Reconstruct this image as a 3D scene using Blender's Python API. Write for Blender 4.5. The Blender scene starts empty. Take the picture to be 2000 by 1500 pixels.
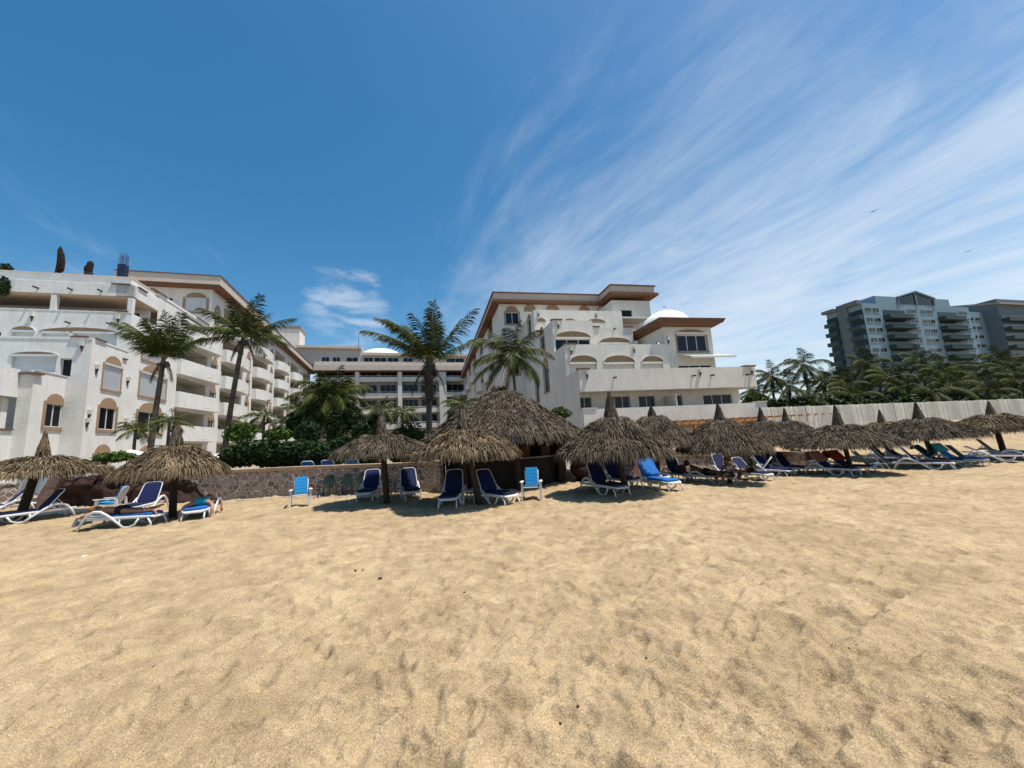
import bpy, bmesh, math, random
import numpy as np
from math import sin, cos, pi, radians, sqrt, atan2
from mathutils import Vector, Matrix, noise as mnoise
random.seed(7)
sc = bpy.context.scene
# ---------------------------------------------------------------- camera
PITCH, ROLL, EYE, FPX = radians(8.5), radians(3.2), 1.6, 751.0
F_ = Vector((0, cos(PITCH), sin(PITCH))); U0 = Vector((0, -sin(PITCH), cos(PITCH))); R0 = Vector((1, 0, 0))
R_ = cos(ROLL)*R0 - sin(ROLL)*U0; U_ = cos(ROLL)*U0 + sin(ROLL)*R0
cd = bpy.data.cameras.new('camera'); cam = bpy.data.objects.new('camera', cd); sc.collection.objects.link(cam)
cd.sensor_width = 36; cd.lens = 36*FPX/2000; cd.clip_start = 0.05; cd.clip_end = 8000
mm = Matrix((R_, U_, -F_)).transposed().to_4x4(); mm.translation = Vector((0, 0, EYE)); cam.matrix_world = mm
sc.camera = cam
def at(px, py, Y):                       # photo pixel (2000 x 1500) + depth along Y -> point in the place
    d = R_*((px-1000)/FPX) + U_*((750-py)/FPX) + F_
    return Vector((0, 0, EYE)) + d*(Y/d.y)
def onz(px, py, z=None):                 # photo pixel -> point on the sand
    d = R_*((px-1000)/FPX) + U_*((750-py)/FPX) + F_; zz = z or 0.0
    for i in range(1 if z is not None else 12):
        p = Vector((0, 0, EYE)) + d*((zz-EYE)/d.z)
        if z is None: zz = .5*zz+.5*ground(p.x, p.y)
    return p
# ---------------------------------------------------------------- sun, sky, exposure
SUN = Vector((.348, -.062, 1.0)).normalized()
EL = math.asin(SUN.z); AZ = atan2(SUN.x, SUN.y)
sd = bpy.data.lights.new('sun', 'SUN'); sd.energy = 4.9; sd.angle = radians(.53); sd.color = (1, .955, .88)
so = bpy.data.objects.new('sun', sd); sc.collection.objects.link(so)
so.rotation_euler = (-SUN).to_track_quat('-Z', 'Y').to_euler(); so.location = (0, 0, 60)
w = bpy.data.worlds.new('World'); sc.world = w; w.use_nodes = True
nt = w.node_tree; nt.nodes.clear()
def N(t, **k):
    n = nt.nodes.new(t)
    for a, b in k.items(): setattr(n, a, b)
    return n
def L(a, b): nt.links.new(a, b)
def MA(op, a, b=None, c=None):
    n = N('ShaderNodeMath', operation=op)
    for i, v in enumerate((a, b, c)):
        if v is None: continue
        if isinstance(v, (int, float)): n.inputs[i].default_value = v
        else: L(v, n.inputs[i])
    return n.outputs[0]
def RAMP(v, stops, interp='EASE'):
    r = N('ShaderNodeValToRGB'); r.color_ramp.interpolation = interp
    e = r.color_ramp.elements
    for i, (p, c) in enumerate(stops):
        if i > 1: e.new(p)
        e[i].position = p; e[i].color = (c, c, c, 1) if isinstance(c, (int, float)) else (*c, 1)
    L(v, r.inputs[0]); return r.outputs[0]
out = N('ShaderNodeOutputWorld'); bg = N('ShaderNodeBackground'); bg.inputs['Strength'].default_value = .085
sky = N('ShaderNodeTexSky', sky_type='NISHITA'); sky.sun_disc = False
sky.sun_elevation = EL; sky.sun_rotation = AZ; sky.air_density = 1.0; sky.dust_density = .9; sky.ozone_density = 1.0
hs = N('ShaderNodeHueSaturation'); hs.inputs['Saturation'].default_value = 1.40; hs.inputs['Value'].default_value = 1.42; hs.inputs['Hue'].default_value = .490
L(sky.outputs[0], hs.inputs['Color'])
tc = N('ShaderNodeTexCoord'); sp = N('ShaderNodeSeparateXYZ'); L(tc.outputs['Generated'], sp.inputs[0])
zz = MA('MAXIMUM', sp.outputs[2], .02)
zc = MA('ADD', zz, .06)
u = MA('DIVIDE', sp.outputs[0], zc); v = MA('DIVIDE', sp.outputs[1], zc)
# cirrus streaks run along the direction (-.26,.97)
ca, sa = .905, .425
al = MA('ADD', MA('MULTIPLY', u, -sa), MA('MULTIPLY', v, ca))      # along
ac = MA('ADD', MA('MULTIPLY', u, ca), MA('MULTIPLY', v, sa))       # across
def noise_at(x, y, sx, sy, z, scale, detail, rough, dist=0):
    cb = N('ShaderNodeCombineXYZ'); L(MA('MULTIPLY', x, sx), cb.inputs[0]); L(MA('MULTIPLY', y, sy), cb.inputs[1]); cb.inputs[2].default_value = z
    n = N('ShaderNodeTexNoise'); n.inputs['Scale'].default_value = scale; n.inputs['Detail'].default_value = detail
    n.inputs['Roughness'].default_value = rough; n.inputs['Distortion'].default_value = dist
    L(cb.outputs[0], n.inputs['Vector']); return n.outputs['Fac']
streak = noise_at(al, ac, .55, 1.25, 3.3, 1.3, 10, .64, 1.2)
fine = noise_at(al, ac, .9, 3.4, 8.1, 2.2, 10, .7, 1.0)
wide = noise_at(al, ac, .22, .5, 1.7, .9, 3, .5, .2)
zone = RAMP(ac, [(0.0, 0.0), (1.0, 1.0)])
zr = N('ShaderNodeMapRange'); zr.interpolation_type = 'SMOOTHERSTEP'; L(ac, zr.inputs[0])
zr.inputs[1].default_value = .05; zr.inputs[2].default_value = 1.7; zr.inputs[3].default_value = 0; zr.inputs[4].default_value = 1
zn = zr.outputs[0]
c1 = MA('ADD', MA('MULTIPLY', streak, .46), MA('ADD', MA('MULTIPLY', fine, .18), MA('MULTIPLY', wide, .50)))
cr = N('ShaderNodeMapRange'); cr.interpolation_type = 'SMOOTHSTEP'; L(MA('ADD', c1, MA('MULTIPLY', zn, .25)), cr.inputs[0])
cr.inputs[1].default_value = .54; cr.inputs[2].default_value = .98; cr.inputs[3].default_value = 0; cr.inputs[4].default_value = .72
# small low clouds near the horizon
low = noise_at(u, v, .5, .5, 5.5, 1.1, 7, .6, .3)
lr = N('ShaderNodeMapRange'); lr.interpolation_type = 'SMOOTHSTEP'; L(low, lr.inputs[0])
lr.inputs[1].default_value = .47; lr.inputs[2].default_value = .66; lr.inputs[3].default_value = 0; lr.inputs[4].default_value = .8
lb = N('ShaderNodeMapRange'); lb.interpolation_type = 'SMOOTHSTEP'; L(sp.outputs[2], lb.inputs[0])
lb.inputs[1].default_value = .36; lb.inputs[2].default_value = .2; lb.inputs[3].default_value = 0; lb.inputs[4].default_value = 1
lx = N('ShaderNodeMapRange'); lx.interpolation_type = 'SMOOTHSTEP'; L(sp.outputs[0], lx.inputs[0]); lx.inputs[1].default_value = .25; lx.inputs[2].default_value = -.1; lx.inputs[3].default_value = 0; lx.inputs[4].default_value = 1
lowc = MA('MULTIPLY', MA('MULTIPLY', lr.outputs[0], lb.outputs[0]), lx.outputs[0])
pd = (R_*((685-1000)/FPX)+U_*((750-612)/FPX)+F_).normalized()          # the small puffy cloud low over the courtyard
dp_ = N('ShaderNodeVectorMath', operation='DOT_PRODUCT'); L(tc.outputs['Generated'], dp_.inputs[0]); dp_.inputs[1].default_value = pd
pm = N('ShaderNodeMapRange'); pm.interpolation_type = 'SMOOTHSTEP'; L(dp_.outputs['Value'], pm.inputs[0]); pm.inputs[1].default_value = cos(radians(8.5)); pm.inputs[2].default_value = cos(radians(1)); pm.inputs[3].default_value = 0; pm.inputs[4].default_value = .37
pn = noise_at(MA('MULTIPLY', sp.outputs[0], 6), MA('MULTIPLY', sp.outputs[2], 15), .8, 1, 2.2, 1.2, 8, .6, .5)
pf = N('ShaderNodeMapRange'); pf.interpolation_type = 'SMOOTHSTEP'; L(MA('ADD', pn, pm.outputs[0]), pf.inputs[0]); pf.inputs[1].default_value = .70; pf.inputs[2].default_value = .98; pf.inputs[3].default_value = 0; pf.inputs[4].default_value = .45
cl = MA('MINIMUM', MA('ADD', MA('ADD', cr.outputs[0], lowc), pf.outputs[0]), .88)
mx = N('ShaderNodeMixRGB'); L(cl, mx.inputs[0]); L(hs.outputs[0], mx.inputs[1]); mx.inputs[2].default_value = (8.6, 9.2, 9.9, 1)
L(mx.outputs[0], bg.inputs['Color']); L(bg.outputs[0], out.inputs[0])
sc.view_settings.view_transform = 'Standard'; sc.view_settings.look = 'None'; sc.view_settings.gamma = 1
sc.view_settings.use_curve_mapping = False; sc.view_settings.exposure = 0.25
sc.render.engine = 'CYCLES'; sc.cycles.max_bounces = 6; sc.cycles.diffuse_bounces = 2; sc.cycles.glossy_bounces = 2
sc.cycles.transparent_max_bounces = 6; sc.cycles.use_denoising = True
sc.render.resolution_x = 1024; sc.render.resolution_y = 768

# ---------------------------------------------------------------- helpers
col = sc.collection
def material(name, color, rough=.8, var=0.0, scale=6, bump=0.0, bscale=40, island=0.0, spec=.3, metal=0.0, stretch=None, color2=None, detail=5, streak=0.0):
    m = bpy.data.materials.new(name); m.use_nodes = True
    t = m.node_tree; b = t.nodes['Principled BSDF']
    b.inputs['Roughness'].default_value = rough; b.inputs['Metallic'].default_value = metal
    b.inputs['Specular IOR Level'].default_value = spec
    b.inputs['Base Color'].default_value = (*color, 1)
    tcn = t.nodes.new('ShaderNodeTexCoord'); src = tcn.outputs['Object']
    if stretch:
        mp = t.nodes.new('ShaderNodeMapping'); mp.inputs['Scale'].default_value = stretch
        t.links.new(src, mp.inputs[0]); src = mp.outputs[0]
    cur = None
    if var or color2:
        n = t.nodes.new('ShaderNodeTexNoise'); n.inputs['Scale'].default_value = scale; n.inputs['Detail'].default_value = detail
        n.inputs['Roughness'].default_value = .6
        t.links.new(src, n.inputs['Vector'])
        r = t.nodes.new('ShaderNodeValToRGB'); e = r.color_ramp.elements
        e[0].position = .3; e[1].position = .7
        c2 = color2 or tuple(min(1, c*(1+var)) for c in color)
        c1 = color if color2 else tuple(c*(1-var) for c in color)
        e[0].color = (*c1, 1); e[1].color = (*c2, 1)
        t.links.new(n.outputs['Fac'], r.inputs[0]); cur = r.outputs[0]
    if streak:
        mp2 = t.nodes.new('ShaderNodeMapping'); mp2.inputs['Scale'].default_value = (2.2, 2.2, .16); t.links.new(tcn.outputs['Object'], mp2.inputs[0])
        n3 = t.nodes.new('ShaderNodeTexNoise'); n3.inputs['Scale'].default_value = 1.6; n3.inputs['Detail'].default_value = 7; n3.inputs['Roughness'].default_value = .7; t.links.new(mp2.outputs[0], n3.inputs['Vector'])
        r3 = t.nodes.new('ShaderNodeValToRGB'); r3.color_ramp.elements[0].position = .38; r3.color_ramp.elements[1].position = .56
        q = 1-streak; r3.color_ramp.elements[0].color = (q, q*.985, q*.95, 1); r3.color_ramp.elements[1].color = (1, 1, 1, 1); t.links.new(n3.outputs['Fac'], r3.inputs[0])
        mu = t.nodes.new('ShaderNodeMixRGB'); mu.blend_type = 'MULTIPLY'; mu.inputs[0].default_value = 1; t.links.new(cur, mu.inputs[1]); t.links.new(r3.outputs[0], mu.inputs[2]); cur = mu.outputs[0]
    if island:
        g = t.nodes.new('ShaderNodeNewGeometry'); h = t.nodes.new('ShaderNodeHueSaturation')
        mr = t.nodes.new('ShaderNodeMapRange'); mr.inputs[3].default_value = 1-island; mr.inputs[4].default_value = 1+island
        t.links.new(g.outputs['Random Per Island'], mr.inputs[0]); t.links.new(mr.outputs[0], h.inputs['Value'])
        if cur: t.links.new(cur, h.inputs['Color'])
        else: h.inputs['Color'].default_value = (*color, 1)
        cur = h.outputs[0]
    if cur: t.links.new(cur, b.inputs['Base Color'])
    if bump:
        n2 = t.nodes.new('ShaderNodeTexNoise'); n2.inputs['Scale'].default_value = bscale; n2.inputs['Detail'].default_value = 4
        t.links.new(src, n2.inputs['Vector'])
        bp = t.nodes.new('ShaderNodeBump'); bp.inputs['Strength'].default_value = 1; bp.inputs['Distance'].default_value = bump
        t.links.new(n2.outputs['Fac'], bp.inputs['Height']); t.links.new(bp.outputs[0], b.inputs['Normal'])
    return m
class MB:
    def __init__(s): s.v = []; s.f = []; s.m = []; s.sm = False
    def pts(s, P): k = len(s.v); s.v.extend(tuple(p) for p in P); return k
    def face(s, idx, mi=0): s.f.append(tuple(idx)); s.m.append(mi)
    def quad(s, a, b, c, d, mi=0): k = s.pts((a, b, c, d)); s.face((k, k+1, k+2, k+3), mi)
    def hexa(s, P, mi=0):                 # P: 4 bottom ccw + 4 top
        k = s.pts(P)
        for q in ((3, 2, 1, 0), (4, 5, 6, 7), (0, 1, 5, 4), (1, 2, 6, 5), (2, 3, 7, 6), (3, 0, 4, 7)): s.face([k+i for i in q], mi)
    def box(s, x0, x1, y0, y1, z0, z1, mi=0):
        s.hexa([(x0, y0, z0), (x1, y0, z0), (x1, y1, z0), (x0, y1, z0), (x0, y0, z1), (x1, y0, z1), (x1, y1, z1), (x0, y1, z1)], mi)
    def prism(s, poly, z0, z1, mi=0, top=None):      # poly ccw in xy
        n = len(poly); k = s.pts([(x, y, z0) for x, y in poly] + [(x, y, z1) for x, y in (top or poly)])
        s.face([k+i for i in range(n-1, -1, -1)], mi); s.face([k+n+i for i in range(n)], mi)
        for i in range(n): j = (i+1) % n; s.face((k+i, k+j, k+n+j, k+n+i), mi)
    def tube(s, P, r, n=8, mi=0, cap=True, flat=1.0):
        P = [Vector(p) for p in P]; R = r if isinstance(r, (list, tuple)) else [r]*len(P)
        T = [(P[min(i+1, len(P)-1)]-P[max(i-1, 0)]).normalized() for i in range(len(P))]
        up = Vector((0, 0, 1)) if abs(T[0].z) < .9 else Vector((1, 0, 0))
        k0 = len(s.v)
        x = T[0].cross(up).normalized()
        for i, p in enumerate(P):
            x = (x - T[i]*x.dot(T[i])).normalized(); y = T[i].cross(x)
            for j in range(n):
                a = 2*pi*j/n; s.v.append(tuple(p + x*cos(a)*R[i] + y*sin(a)*R[i]*flat))
        for i in range(len(P)-1):
            for j in range(n):
                a = k0+i*n+j; b = k0+i*n+(j+1) % n; s.face((a, b, b+n, a+n), mi)
        if cap: s.face([k0+j for j in range(n-1, -1, -1)], mi); s.face([k0+(len(P)-1)*n+j for j in range(n)], mi)
    def lathe(s, prof, n=24, c=(0, 0, 0), mi=0):
        k = len(s.v)
        for r, z in prof:
            for j in range(n): a = 2*pi*j/n; s.v.append((c[0]+r*cos(a), c[1]+r*sin(a), c[2]+z))
        for i in range(len(prof)-1):
            for j in range(n): a = k+i*n+j; b = k+i*n+(j+1) % n; s.face((a, b, b+n, a+n), mi)
    def build(s, name, mats, parent=None, off=None, smooth=False):
        me = bpy.data.meshes.new(name)
        v = s.v if off is None else [(x-off[0], y-off[1], z-(off[2] if len(off) > 2 else 0)) for x, y, z in s.v]
        me.from_pydata(v, [], s.f); 
        if not isinstance(mats, (list, tuple)): mats = [mats]
        for m in mats: me.materials.append(m)
        if len(mats) > 1: me.polygons.foreach_set('material_index', s.m)
        if smooth or s.sm: me.polygons.foreach_set('use_smooth', [True]*len(me.polygons))
        me.update()
        o = bpy.data.objects.new(name, me); col.objects.link(o)
        if parent: o.parent = parent
        return o
def tag(o, label=None, cat=None, group=None, kind=None):
    if label: o['label'] = label
    if cat: o['category'] = cat
    if group: o['group'] = group
    if kind: o['kind'] = kind
    return o
def empty(name, loc=(0, 0, 0), rz=0, label=None, cat=None, group=None):
    o = bpy.data.objects.new(name, None); col.objects.link(o); o.empty_display_size = .2
    o.location = loc; o.rotation_euler = (0, 0, rz); return tag(o, label, cat, group)
def copy_tree(o, parent=None):
    c = o.copy(); col.objects.link(c)
    if parent is not None: c.parent = parent
    for ch in list(o.children): copy_tree(ch, c)
    return c
def smoothstep(x): x = min(1, max(0, x)); return x*x*(3-2*x)
def ground(x, y):
    h = 1.68*smoothstep((y-18)/15)*smoothstep((x-10.0)/6.0)-.38*smoothstep((x-2.5)/7)
    h += .08*smoothstep((y-12.5)/4)*smoothstep((2-x)/3)
    return h
exec_parts = None
# ---------------------------------------------------------------- materials
PL = material('white_plaster', (.61, .60, .565), .9, .05, .7, .012, 5, color2=(.72, .71, .68), streak=.07)
PLR = material('cream_plaster', (.60, .57, .51), .9, .05, .6, .012, 5, color2=(.71, .68, .62), streak=.07)
TAN = material('tan_trim', (.30, .20, .12), .85, .12, 3, .004, 12)
TANP = material('pale_tan_plaster', (.50, .36, .24), .85, .1, 2, .004, 12)
BRN = material('brown_cornice', (.15, .072, .040), .85, .2, 2)
CORN = material('pink_cornice', (.52, .44, .37), .85, .1, 1.5, .006, 10)
TILE = material('dark_coping', (.15, .08, .06), .8, .25, 5, .01, 20)
GLASS = material('dark_glass', (.004, .005, .007), .12, spec=.22)
GLASSB = material('blue_glass', (.005, .009, .022), .1, spec=.25)
SHUT = material('roller_shutter', (.50, .53, .55), .7, .06, 2)
ALU = material('aluminium_frame', (.62, .62, .60), .5)
CREAM = material('cream_wall', (.58, .53, .42), .9, .08, 1)
DOME = material('white_dome', (.83, .82, .78), .85, .04, 1)
METAL = material('dark_metal', (.05, .045, .04), .6, .2, 8)
SAT = material('lamp_glass', (.75, .72, .62), .4)
FABW = material('white_canvas', (.78, .76, .70), .9)
STONE_ = None
def stone_mat():
    m = bpy.data.materials.new('stone_wall'); m.use_nodes = True; t = m.node_tree; b = t.nodes['Principled BSDF']; b.inputs['Roughness'].default_value = .9
    tcn = t.nodes.new('ShaderNodeTexCoord'); mp = t.nodes.new('ShaderNodeMapping'); mp.inputs['Scale'].default_value = (1, 1, 1.35)
    nz = t.nodes.new('ShaderNodeTexNoise'); nz.inputs['Scale'].default_value = 3; mixv = t.nodes.new('ShaderNodeMixRGB'); mixv.inputs[0].default_value = .09
    t.links.new(tcn.outputs['Object'], mp.inputs[0]); t.links.new(mp.outputs[0], nz.inputs['Vector'])
    t.links.new(mp.outputs[0], mixv.inputs[1]); t.links.new(nz.outputs['Color'], mixv.inputs[2])
    v1 = t.nodes.new('ShaderNodeTexVoronoi'); v1.feature = 'DISTANCE_TO_EDGE'; v1.inputs['Scale'].default_value = 4.6
    v2 = t.nodes.new('ShaderNodeTexVoronoi'); v2.inputs['Scale'].default_value = 4.6
    for v in (v1, v2): t.links.new(mixv.outputs[0], v.inputs['Vector'])
    r = t.nodes.new('ShaderNodeValToRGB'); r.color_ramp.elements[0].color = (.17, .125, .105, 1); r.color_ramp.elements[1].color = (.44, .325, .27, 1)
    sx = t.nodes.new('ShaderNodeSeparateColor'); t.links.new(v2.outputs['Color'], sx.inputs[0]); t.links.new(sx.outputs[0], r.inputs[0])
    nz2 = t.nodes.new('ShaderNodeTexNoise'); nz2.inputs['Scale'].default_value = 30; t.links.new(tcn.outputs['Object'], nz2.inputs['Vector'])
    mu = t.nodes.new('ShaderNodeMixRGB'); mu.blend_type = 'OVERLAY'; mu.inputs[0].default_value = .6; t.links.new(r.outputs[0], mu.inputs[1]); t.links.new(nz2.outputs['Fac'], mu.inputs[2])
    e = t.nodes.new('ShaderNodeValToRGB'); e.color_ramp.elements[0].position = .035; e.color_ramp.elements[1].position = .075
    t.links.new(v1.outputs['Distance'], e.inputs[0])
    mx = t.nodes.new('ShaderNodeMixRGB'); mx.inputs[1].default_value = (.72, .62, .50, 1); t.links.new(e.outputs[0], mx.inputs[0]); t.links.new(mu.outputs[0], mx.inputs[2])
    t.links.new(mx.outputs[0], b.inputs['Base Color'])
    bp = t.nodes.new('ShaderNodeBump'); bp.inputs['Distance'].default_value = .05; ad = t.nodes.new('ShaderNodeMath'); ad.operation = 'ADD'
    e2 = t.nodes.new('ShaderNodeMath'); e2.operation = 'MINIMUM'; e2.inputs[1].default_value = .12; t.links.new(v1.outputs['Distance'], e2.inputs[0])
    e3 = t.nodes.new('ShaderNodeMath'); e3.operation = 'MULTIPLY'; e3.inputs[1].default_value = 6; t.links.new(e2.outputs[0], e3.inputs[0])
    t.links.new(e3.outputs[0], ad.inputs[0]); t.links.new(nz2.outputs['Fac'], ad.inputs[1]); t.links.new(ad.outputs[0], bp.inputs['Height']); t.links.new(bp.outputs[0], b.inputs['Normal'])
    return m
STONE = stone_mat()
CAP = material('wall_cap', (.40, .27, .17), .85, .2, 4, .01, 30)
WOOD = material('dark_pole_wood', (.045, .032, .024), .9, .4, 6, .01, 20, stretch=(4, 4, .6))
BEAM = material('brown_timber', (.42, .22, .10), .8, .25, 3, .005, 30)
ROCK = material('red_brown_rock', (.018, .009, .007), .95, .5, 2.5, .08, 5, color2=(.05, .022, .016))
ROCKP = material('pale_rock', (.22, .14, .11), .95, .4, 2.0, .06, 6)

# ---------------------------------------------------------------- sand
def sand_mat():
    m = bpy.data.materials.new('beach_sand'); m.use_nodes = True; t = m.node_tree; b = t.nodes['Principled BSDF']
    b.inputs['Roughness'].default_value = .95; b.inputs['Specular IOR Level'].default_value = .12
    tcn = t.nodes.new('ShaderNodeTexCoord')
    def nz(s, d, r=.6):
        n = t.nodes.new('ShaderNodeTexNoise'); n.inputs['Scale'].default_value = s; n.inputs['Detail'].default_value = d; n.inputs['Roughness'].default_value = r
        t.links.new(tcn.outputs['Object'], n.inputs['Vector']); return n.outputs['Fac']
    def ramp(src, a, ca, bb, cb):
        r = t.nodes.new('ShaderNodeValToRGB'); e = r.color_ramp.elements; e[0].position = a; e[1].position = bb; e[0].color = (*ca, 1); e[1].color = (*cb, 1)
        t.links.new(src, r.inputs[0]); return r.outputs[0]
    def mix(mode, f, a, c):
        x = t.nodes.new('ShaderNodeMixRGB'); x.blend_type = mode; x.inputs[0].default_value = f; t.links.new(a, x.inputs[1]); t.links.new(c, x.inputs[2]); return x.outputs[0]
    base = ramp(nz(.55, 6), .32, (.385, .288, .165), .68, (.52, .395, .238))
    patch = ramp(nz(3.2, 5, .65), .35, (.74, .725, .71), .62, (1.06, 1.05, 1.04))
    g1 = ramp(nz(105, 3, .85), .33, (.40, .37, .34), .62, (1.30, 1.30, 1.32))
    g2 = ramp(nz(420, 1, .5), .30, (.62, .60, .58), .68, (1.22, 1.22, 1.22))
    c = mix('MULTIPLY', 1, base, patch); c = mix('MULTIPLY', .85, c, g1); c = mix('MULTIPLY', .8, c, g2)
    # dark grit and pale shell flecks
    v = t.nodes.new('ShaderNodeTexVoronoi'); v.inputs['Scale'].default_value = 26; t.links.new(tcn.outputs['Object'], v.inputs['Vector'])
    sx = t.nodes.new('ShaderNodeSeparateColor'); t.links.new(v.outputs['Color'], sx.inputs[0])
    def fleck(lo, hi, rad, ccol, cin):
        lt = t.nodes.new('ShaderNodeMath'); lt.operation = 'LESS_THAN'; lt.inputs[1].default_value = rad; t.links.new(v.outputs['Distance'], lt.inputs[0])
        g = t.nodes.new('ShaderNodeMath'); g.operation = 'GREATER_THAN'; g.inputs[1].default_value = lo; t.links.new(sx.outputs[hi], g.inputs[0])
        m2 = t.nodes.new('ShaderNodeMath'); m2.operation = 'MULTIPLY'; t.links.new(lt.outputs[0], m2.inputs[0]); t.links.new(g.outputs[0], m2.inputs[1])
        x = t.nodes.new('ShaderNodeMixRGB'); x.inputs[2].default_value = (*ccol, 1); t.links.new(m2.outputs[0], x.inputs[0]); t.links.new(cin, x.inputs[1]); return x.outputs[0]
    c = fleck(.93, 0, .10, (.10, .065, .04), c); c = fleck(.93, 1, .09, (.75, .70, .62), c)
    t.links.new(c, b.inputs['Base Color'])
    bp = t.nodes.new('ShaderNodeBump'); bp.inputs['Distance'].default_value = .004; bp.inputs['Strength'].default_value = .8; t.links.new(nz(150, 3, .7), bp.inputs['Height'])
    bp2 = t.nodes.new('ShaderNodeBump'); bp2.inputs['Distance'].default_value = .028; bp2.inputs['Strength'].default_value = 1; t.links.new(nz(11, 7, .62), bp2.inputs['Height'])
    t.links.new(bp.outputs[0], bp2.inputs['Normal']); t.links.new(bp2.outputs[0], b.inputs['Normal'])
    return m
SAND = sand_mat()
def vnoise(X, Y, seed):
    rng = np.random.RandomState(seed); T = rng.rand(256, 256)
    xi = np.floor(X).astype(int); yi = np.floor(Y).astype(int); fx = X-xi; fy = Y-yi
    fx = fx*fx*(3-2*fx); fy = fy*fy*(3-2*fy)
    a = T[xi % 256, yi % 256]; b = T[(xi+1) % 256, yi % 256]; c = T[xi % 256, (yi+1) % 256]; d = T[(xi+1) % 256, (yi+1) % 256]
    return (a*(1-fx)+b*fx)*(1-fy)+(c*(1-fx)+d*fx)*fy
def make_sand():
    nr, nc = 620, 740
    ys = 1.2*(22/1.2)**(np.linspace(0, 1, nr)); far = 22*(6000/22)**(np.linspace(0, 1, 40)[1:]); ys = np.concatenate([ys, far])
    ts = np.concatenate([[-20, -8, -4, -2.6], np.linspace(-1.9, 1.9, nc), [2.6, 4, 8, 20]])
    Yg, Tg = np.meshgrid(ys, ts, indexing='ij'); Xg = Yg*Tg
    # a few rows towards the sea behind the photographer
    back = np.array([-60., -15., -3., .4]); Yb = np.repeat(back[:, None], len(ts), 1); Xb = np.repeat(Xg[:1], 4, 0)
    Xg = np.vstack([Xb, Xg]); Yg = np.vstack([Yb, Yg])
    sm = lambda x: np.clip(x, 0, 1)**2*(3-2*np.clip(x, 0, 1))
    H = 1.68*sm((Yg-18)/15)*sm((Xg-10.0)/6.0)-.38*sm((Xg-2.5)/7) + .08*sm((Yg-12.5)/4)*sm((2-Xg)/3)
    fade = sm((Yg-.4)/1.0)*sm((45-Yg)/20)
    # wind-drifted lumps, elongated away from lower right
    th = .55; A = Xg*np.cos(th)+Yg*np.sin(th); B = -Xg*np.sin(th)+Yg*np.cos(th)
    A = A + .25*(vnoise(Xg*1.3, Yg*1.3, 21)-.5)*2; B = B+.25*(vnoise(Xg*1.3+9, Yg*1.3, 22)-.5)*2
    D = .10*(vnoise(Xg*.35, Yg*.35, 1)-.5)
    n1 = np.abs(vnoise(A*1.7, B*3.0, 2)*2-1); n2 = np.abs(vnoise(A*3.6+7, B*6.2, 3)*2-1)
    n3 = np.abs(vnoise(A*7.3+3, B*11.5, 33)*2-1)
    D += .040*(1-n1)**2.4+.032*(1-n2)**2.6+.014*(1-n3)**2.2+.016*(vnoise(Xg*9, Yg*9, 4)-.5)+.008*(vnoise(Xg*22, Yg*22, 5)-.5)
    D += .004*(vnoise(Xg*50, Yg*50, 6)-.5)
    # footprints
    rng = np.random.RandomState(5)
    n0 = 4
    for i in range(9000):
        y = 1.6+14*rng.rand()**1.15; x = (rng.rand()*2-1)*y*1.5
        if rng.rand() < .55: x, y = x*.5+rng.rand()*1.2+.25*y*0, y
        r0 = .035+.11*rng.rand()**1.6; asp = rng.uniform(.42, .8); an = rng.uniform(0, pi); dp = rng.uniform(.07, .17)*r0
        i0, i1 = np.searchsorted(ys, [y-2.2*r0, y+2.2*r0]); j0, j1 = np.searchsorted(ts, [(x-2.2*r0)/y, (x+2.2*r0)/y])
        j0 = max(0, j0-2); j1 += 2
        sX = Xg[n0+i0:n0+i1, j0:j1]-x; sY = Yg[n0+i0:n0+i1, j0:j1]-y
        if sX.size == 0: continue
        a = (sX*np.cos(an)+sY*np.sin(an))/r0; b = (-sX*np.sin(an)+sY*np.cos(an))/(r0*asp)
        q = a*a+b*b
        D[n0+i0:n0+i1, j0:j1] += -dp*np.exp(-q**2.6)+.38*dp*np.exp(-((np.sqrt(q)-1.35)/.28)**2)
    D = np.where(D < -.03, -.03+.012*np.tanh((D+.03)/.012), D)
    H = H + D*fade
    # the sand lies level under the furniture rows, higher lumps flattened
    nR, nC = Xg.shape
    me = bpy.data.meshes.new('sand'); V = np.stack([Xg, Yg, H], -1).reshape(-1, 3)
    idx = np.arange(nR*nC).reshape(nR, nC); Q = np.stack([idx[:-1, :-1], idx[:-1, 1:], idx[1:, 1:], idx[1:, :-1]], -1).reshape(-1, 4)
    me.vertices.add(len(V)); me.vertices.foreach_set('co', V.ravel()); me.loops.add(Q.size); me.loops.foreach_set('vertex_index', Q.ravel())
    me.polygons.add(len(Q)); me.polygons.foreach_set('loop_start', np.arange(0, Q.size, 4)); me.polygons.foreach_set('loop_total', np.full(len(Q), 4))
    me.polygons.foreach_set('use_smooth', [True]*len(Q)); me.update(calc_edges=True); me.materials.append(SAND)
    o = bpy.data.objects.new('sand', me); col.objects.link(o); o['kind'] = 'structure'
    return o
sand = make_sand()
from mathutils.bvhtree import BVHTree
_bv = BVHTree.FromPolygons([v.co[:] for v in sand.data.vertices], [p.vertices[:] for p in sand.data.polygons]) if False else None
bpy.context.view_layer.update()
_dg = None
def sandz(x, y):
    ok, loc, nrm, i = sand.ray_cast(Vector((x, y, 50)), Vector((0, 0, -1)))
    return loc.z if ok else 0.0
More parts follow.
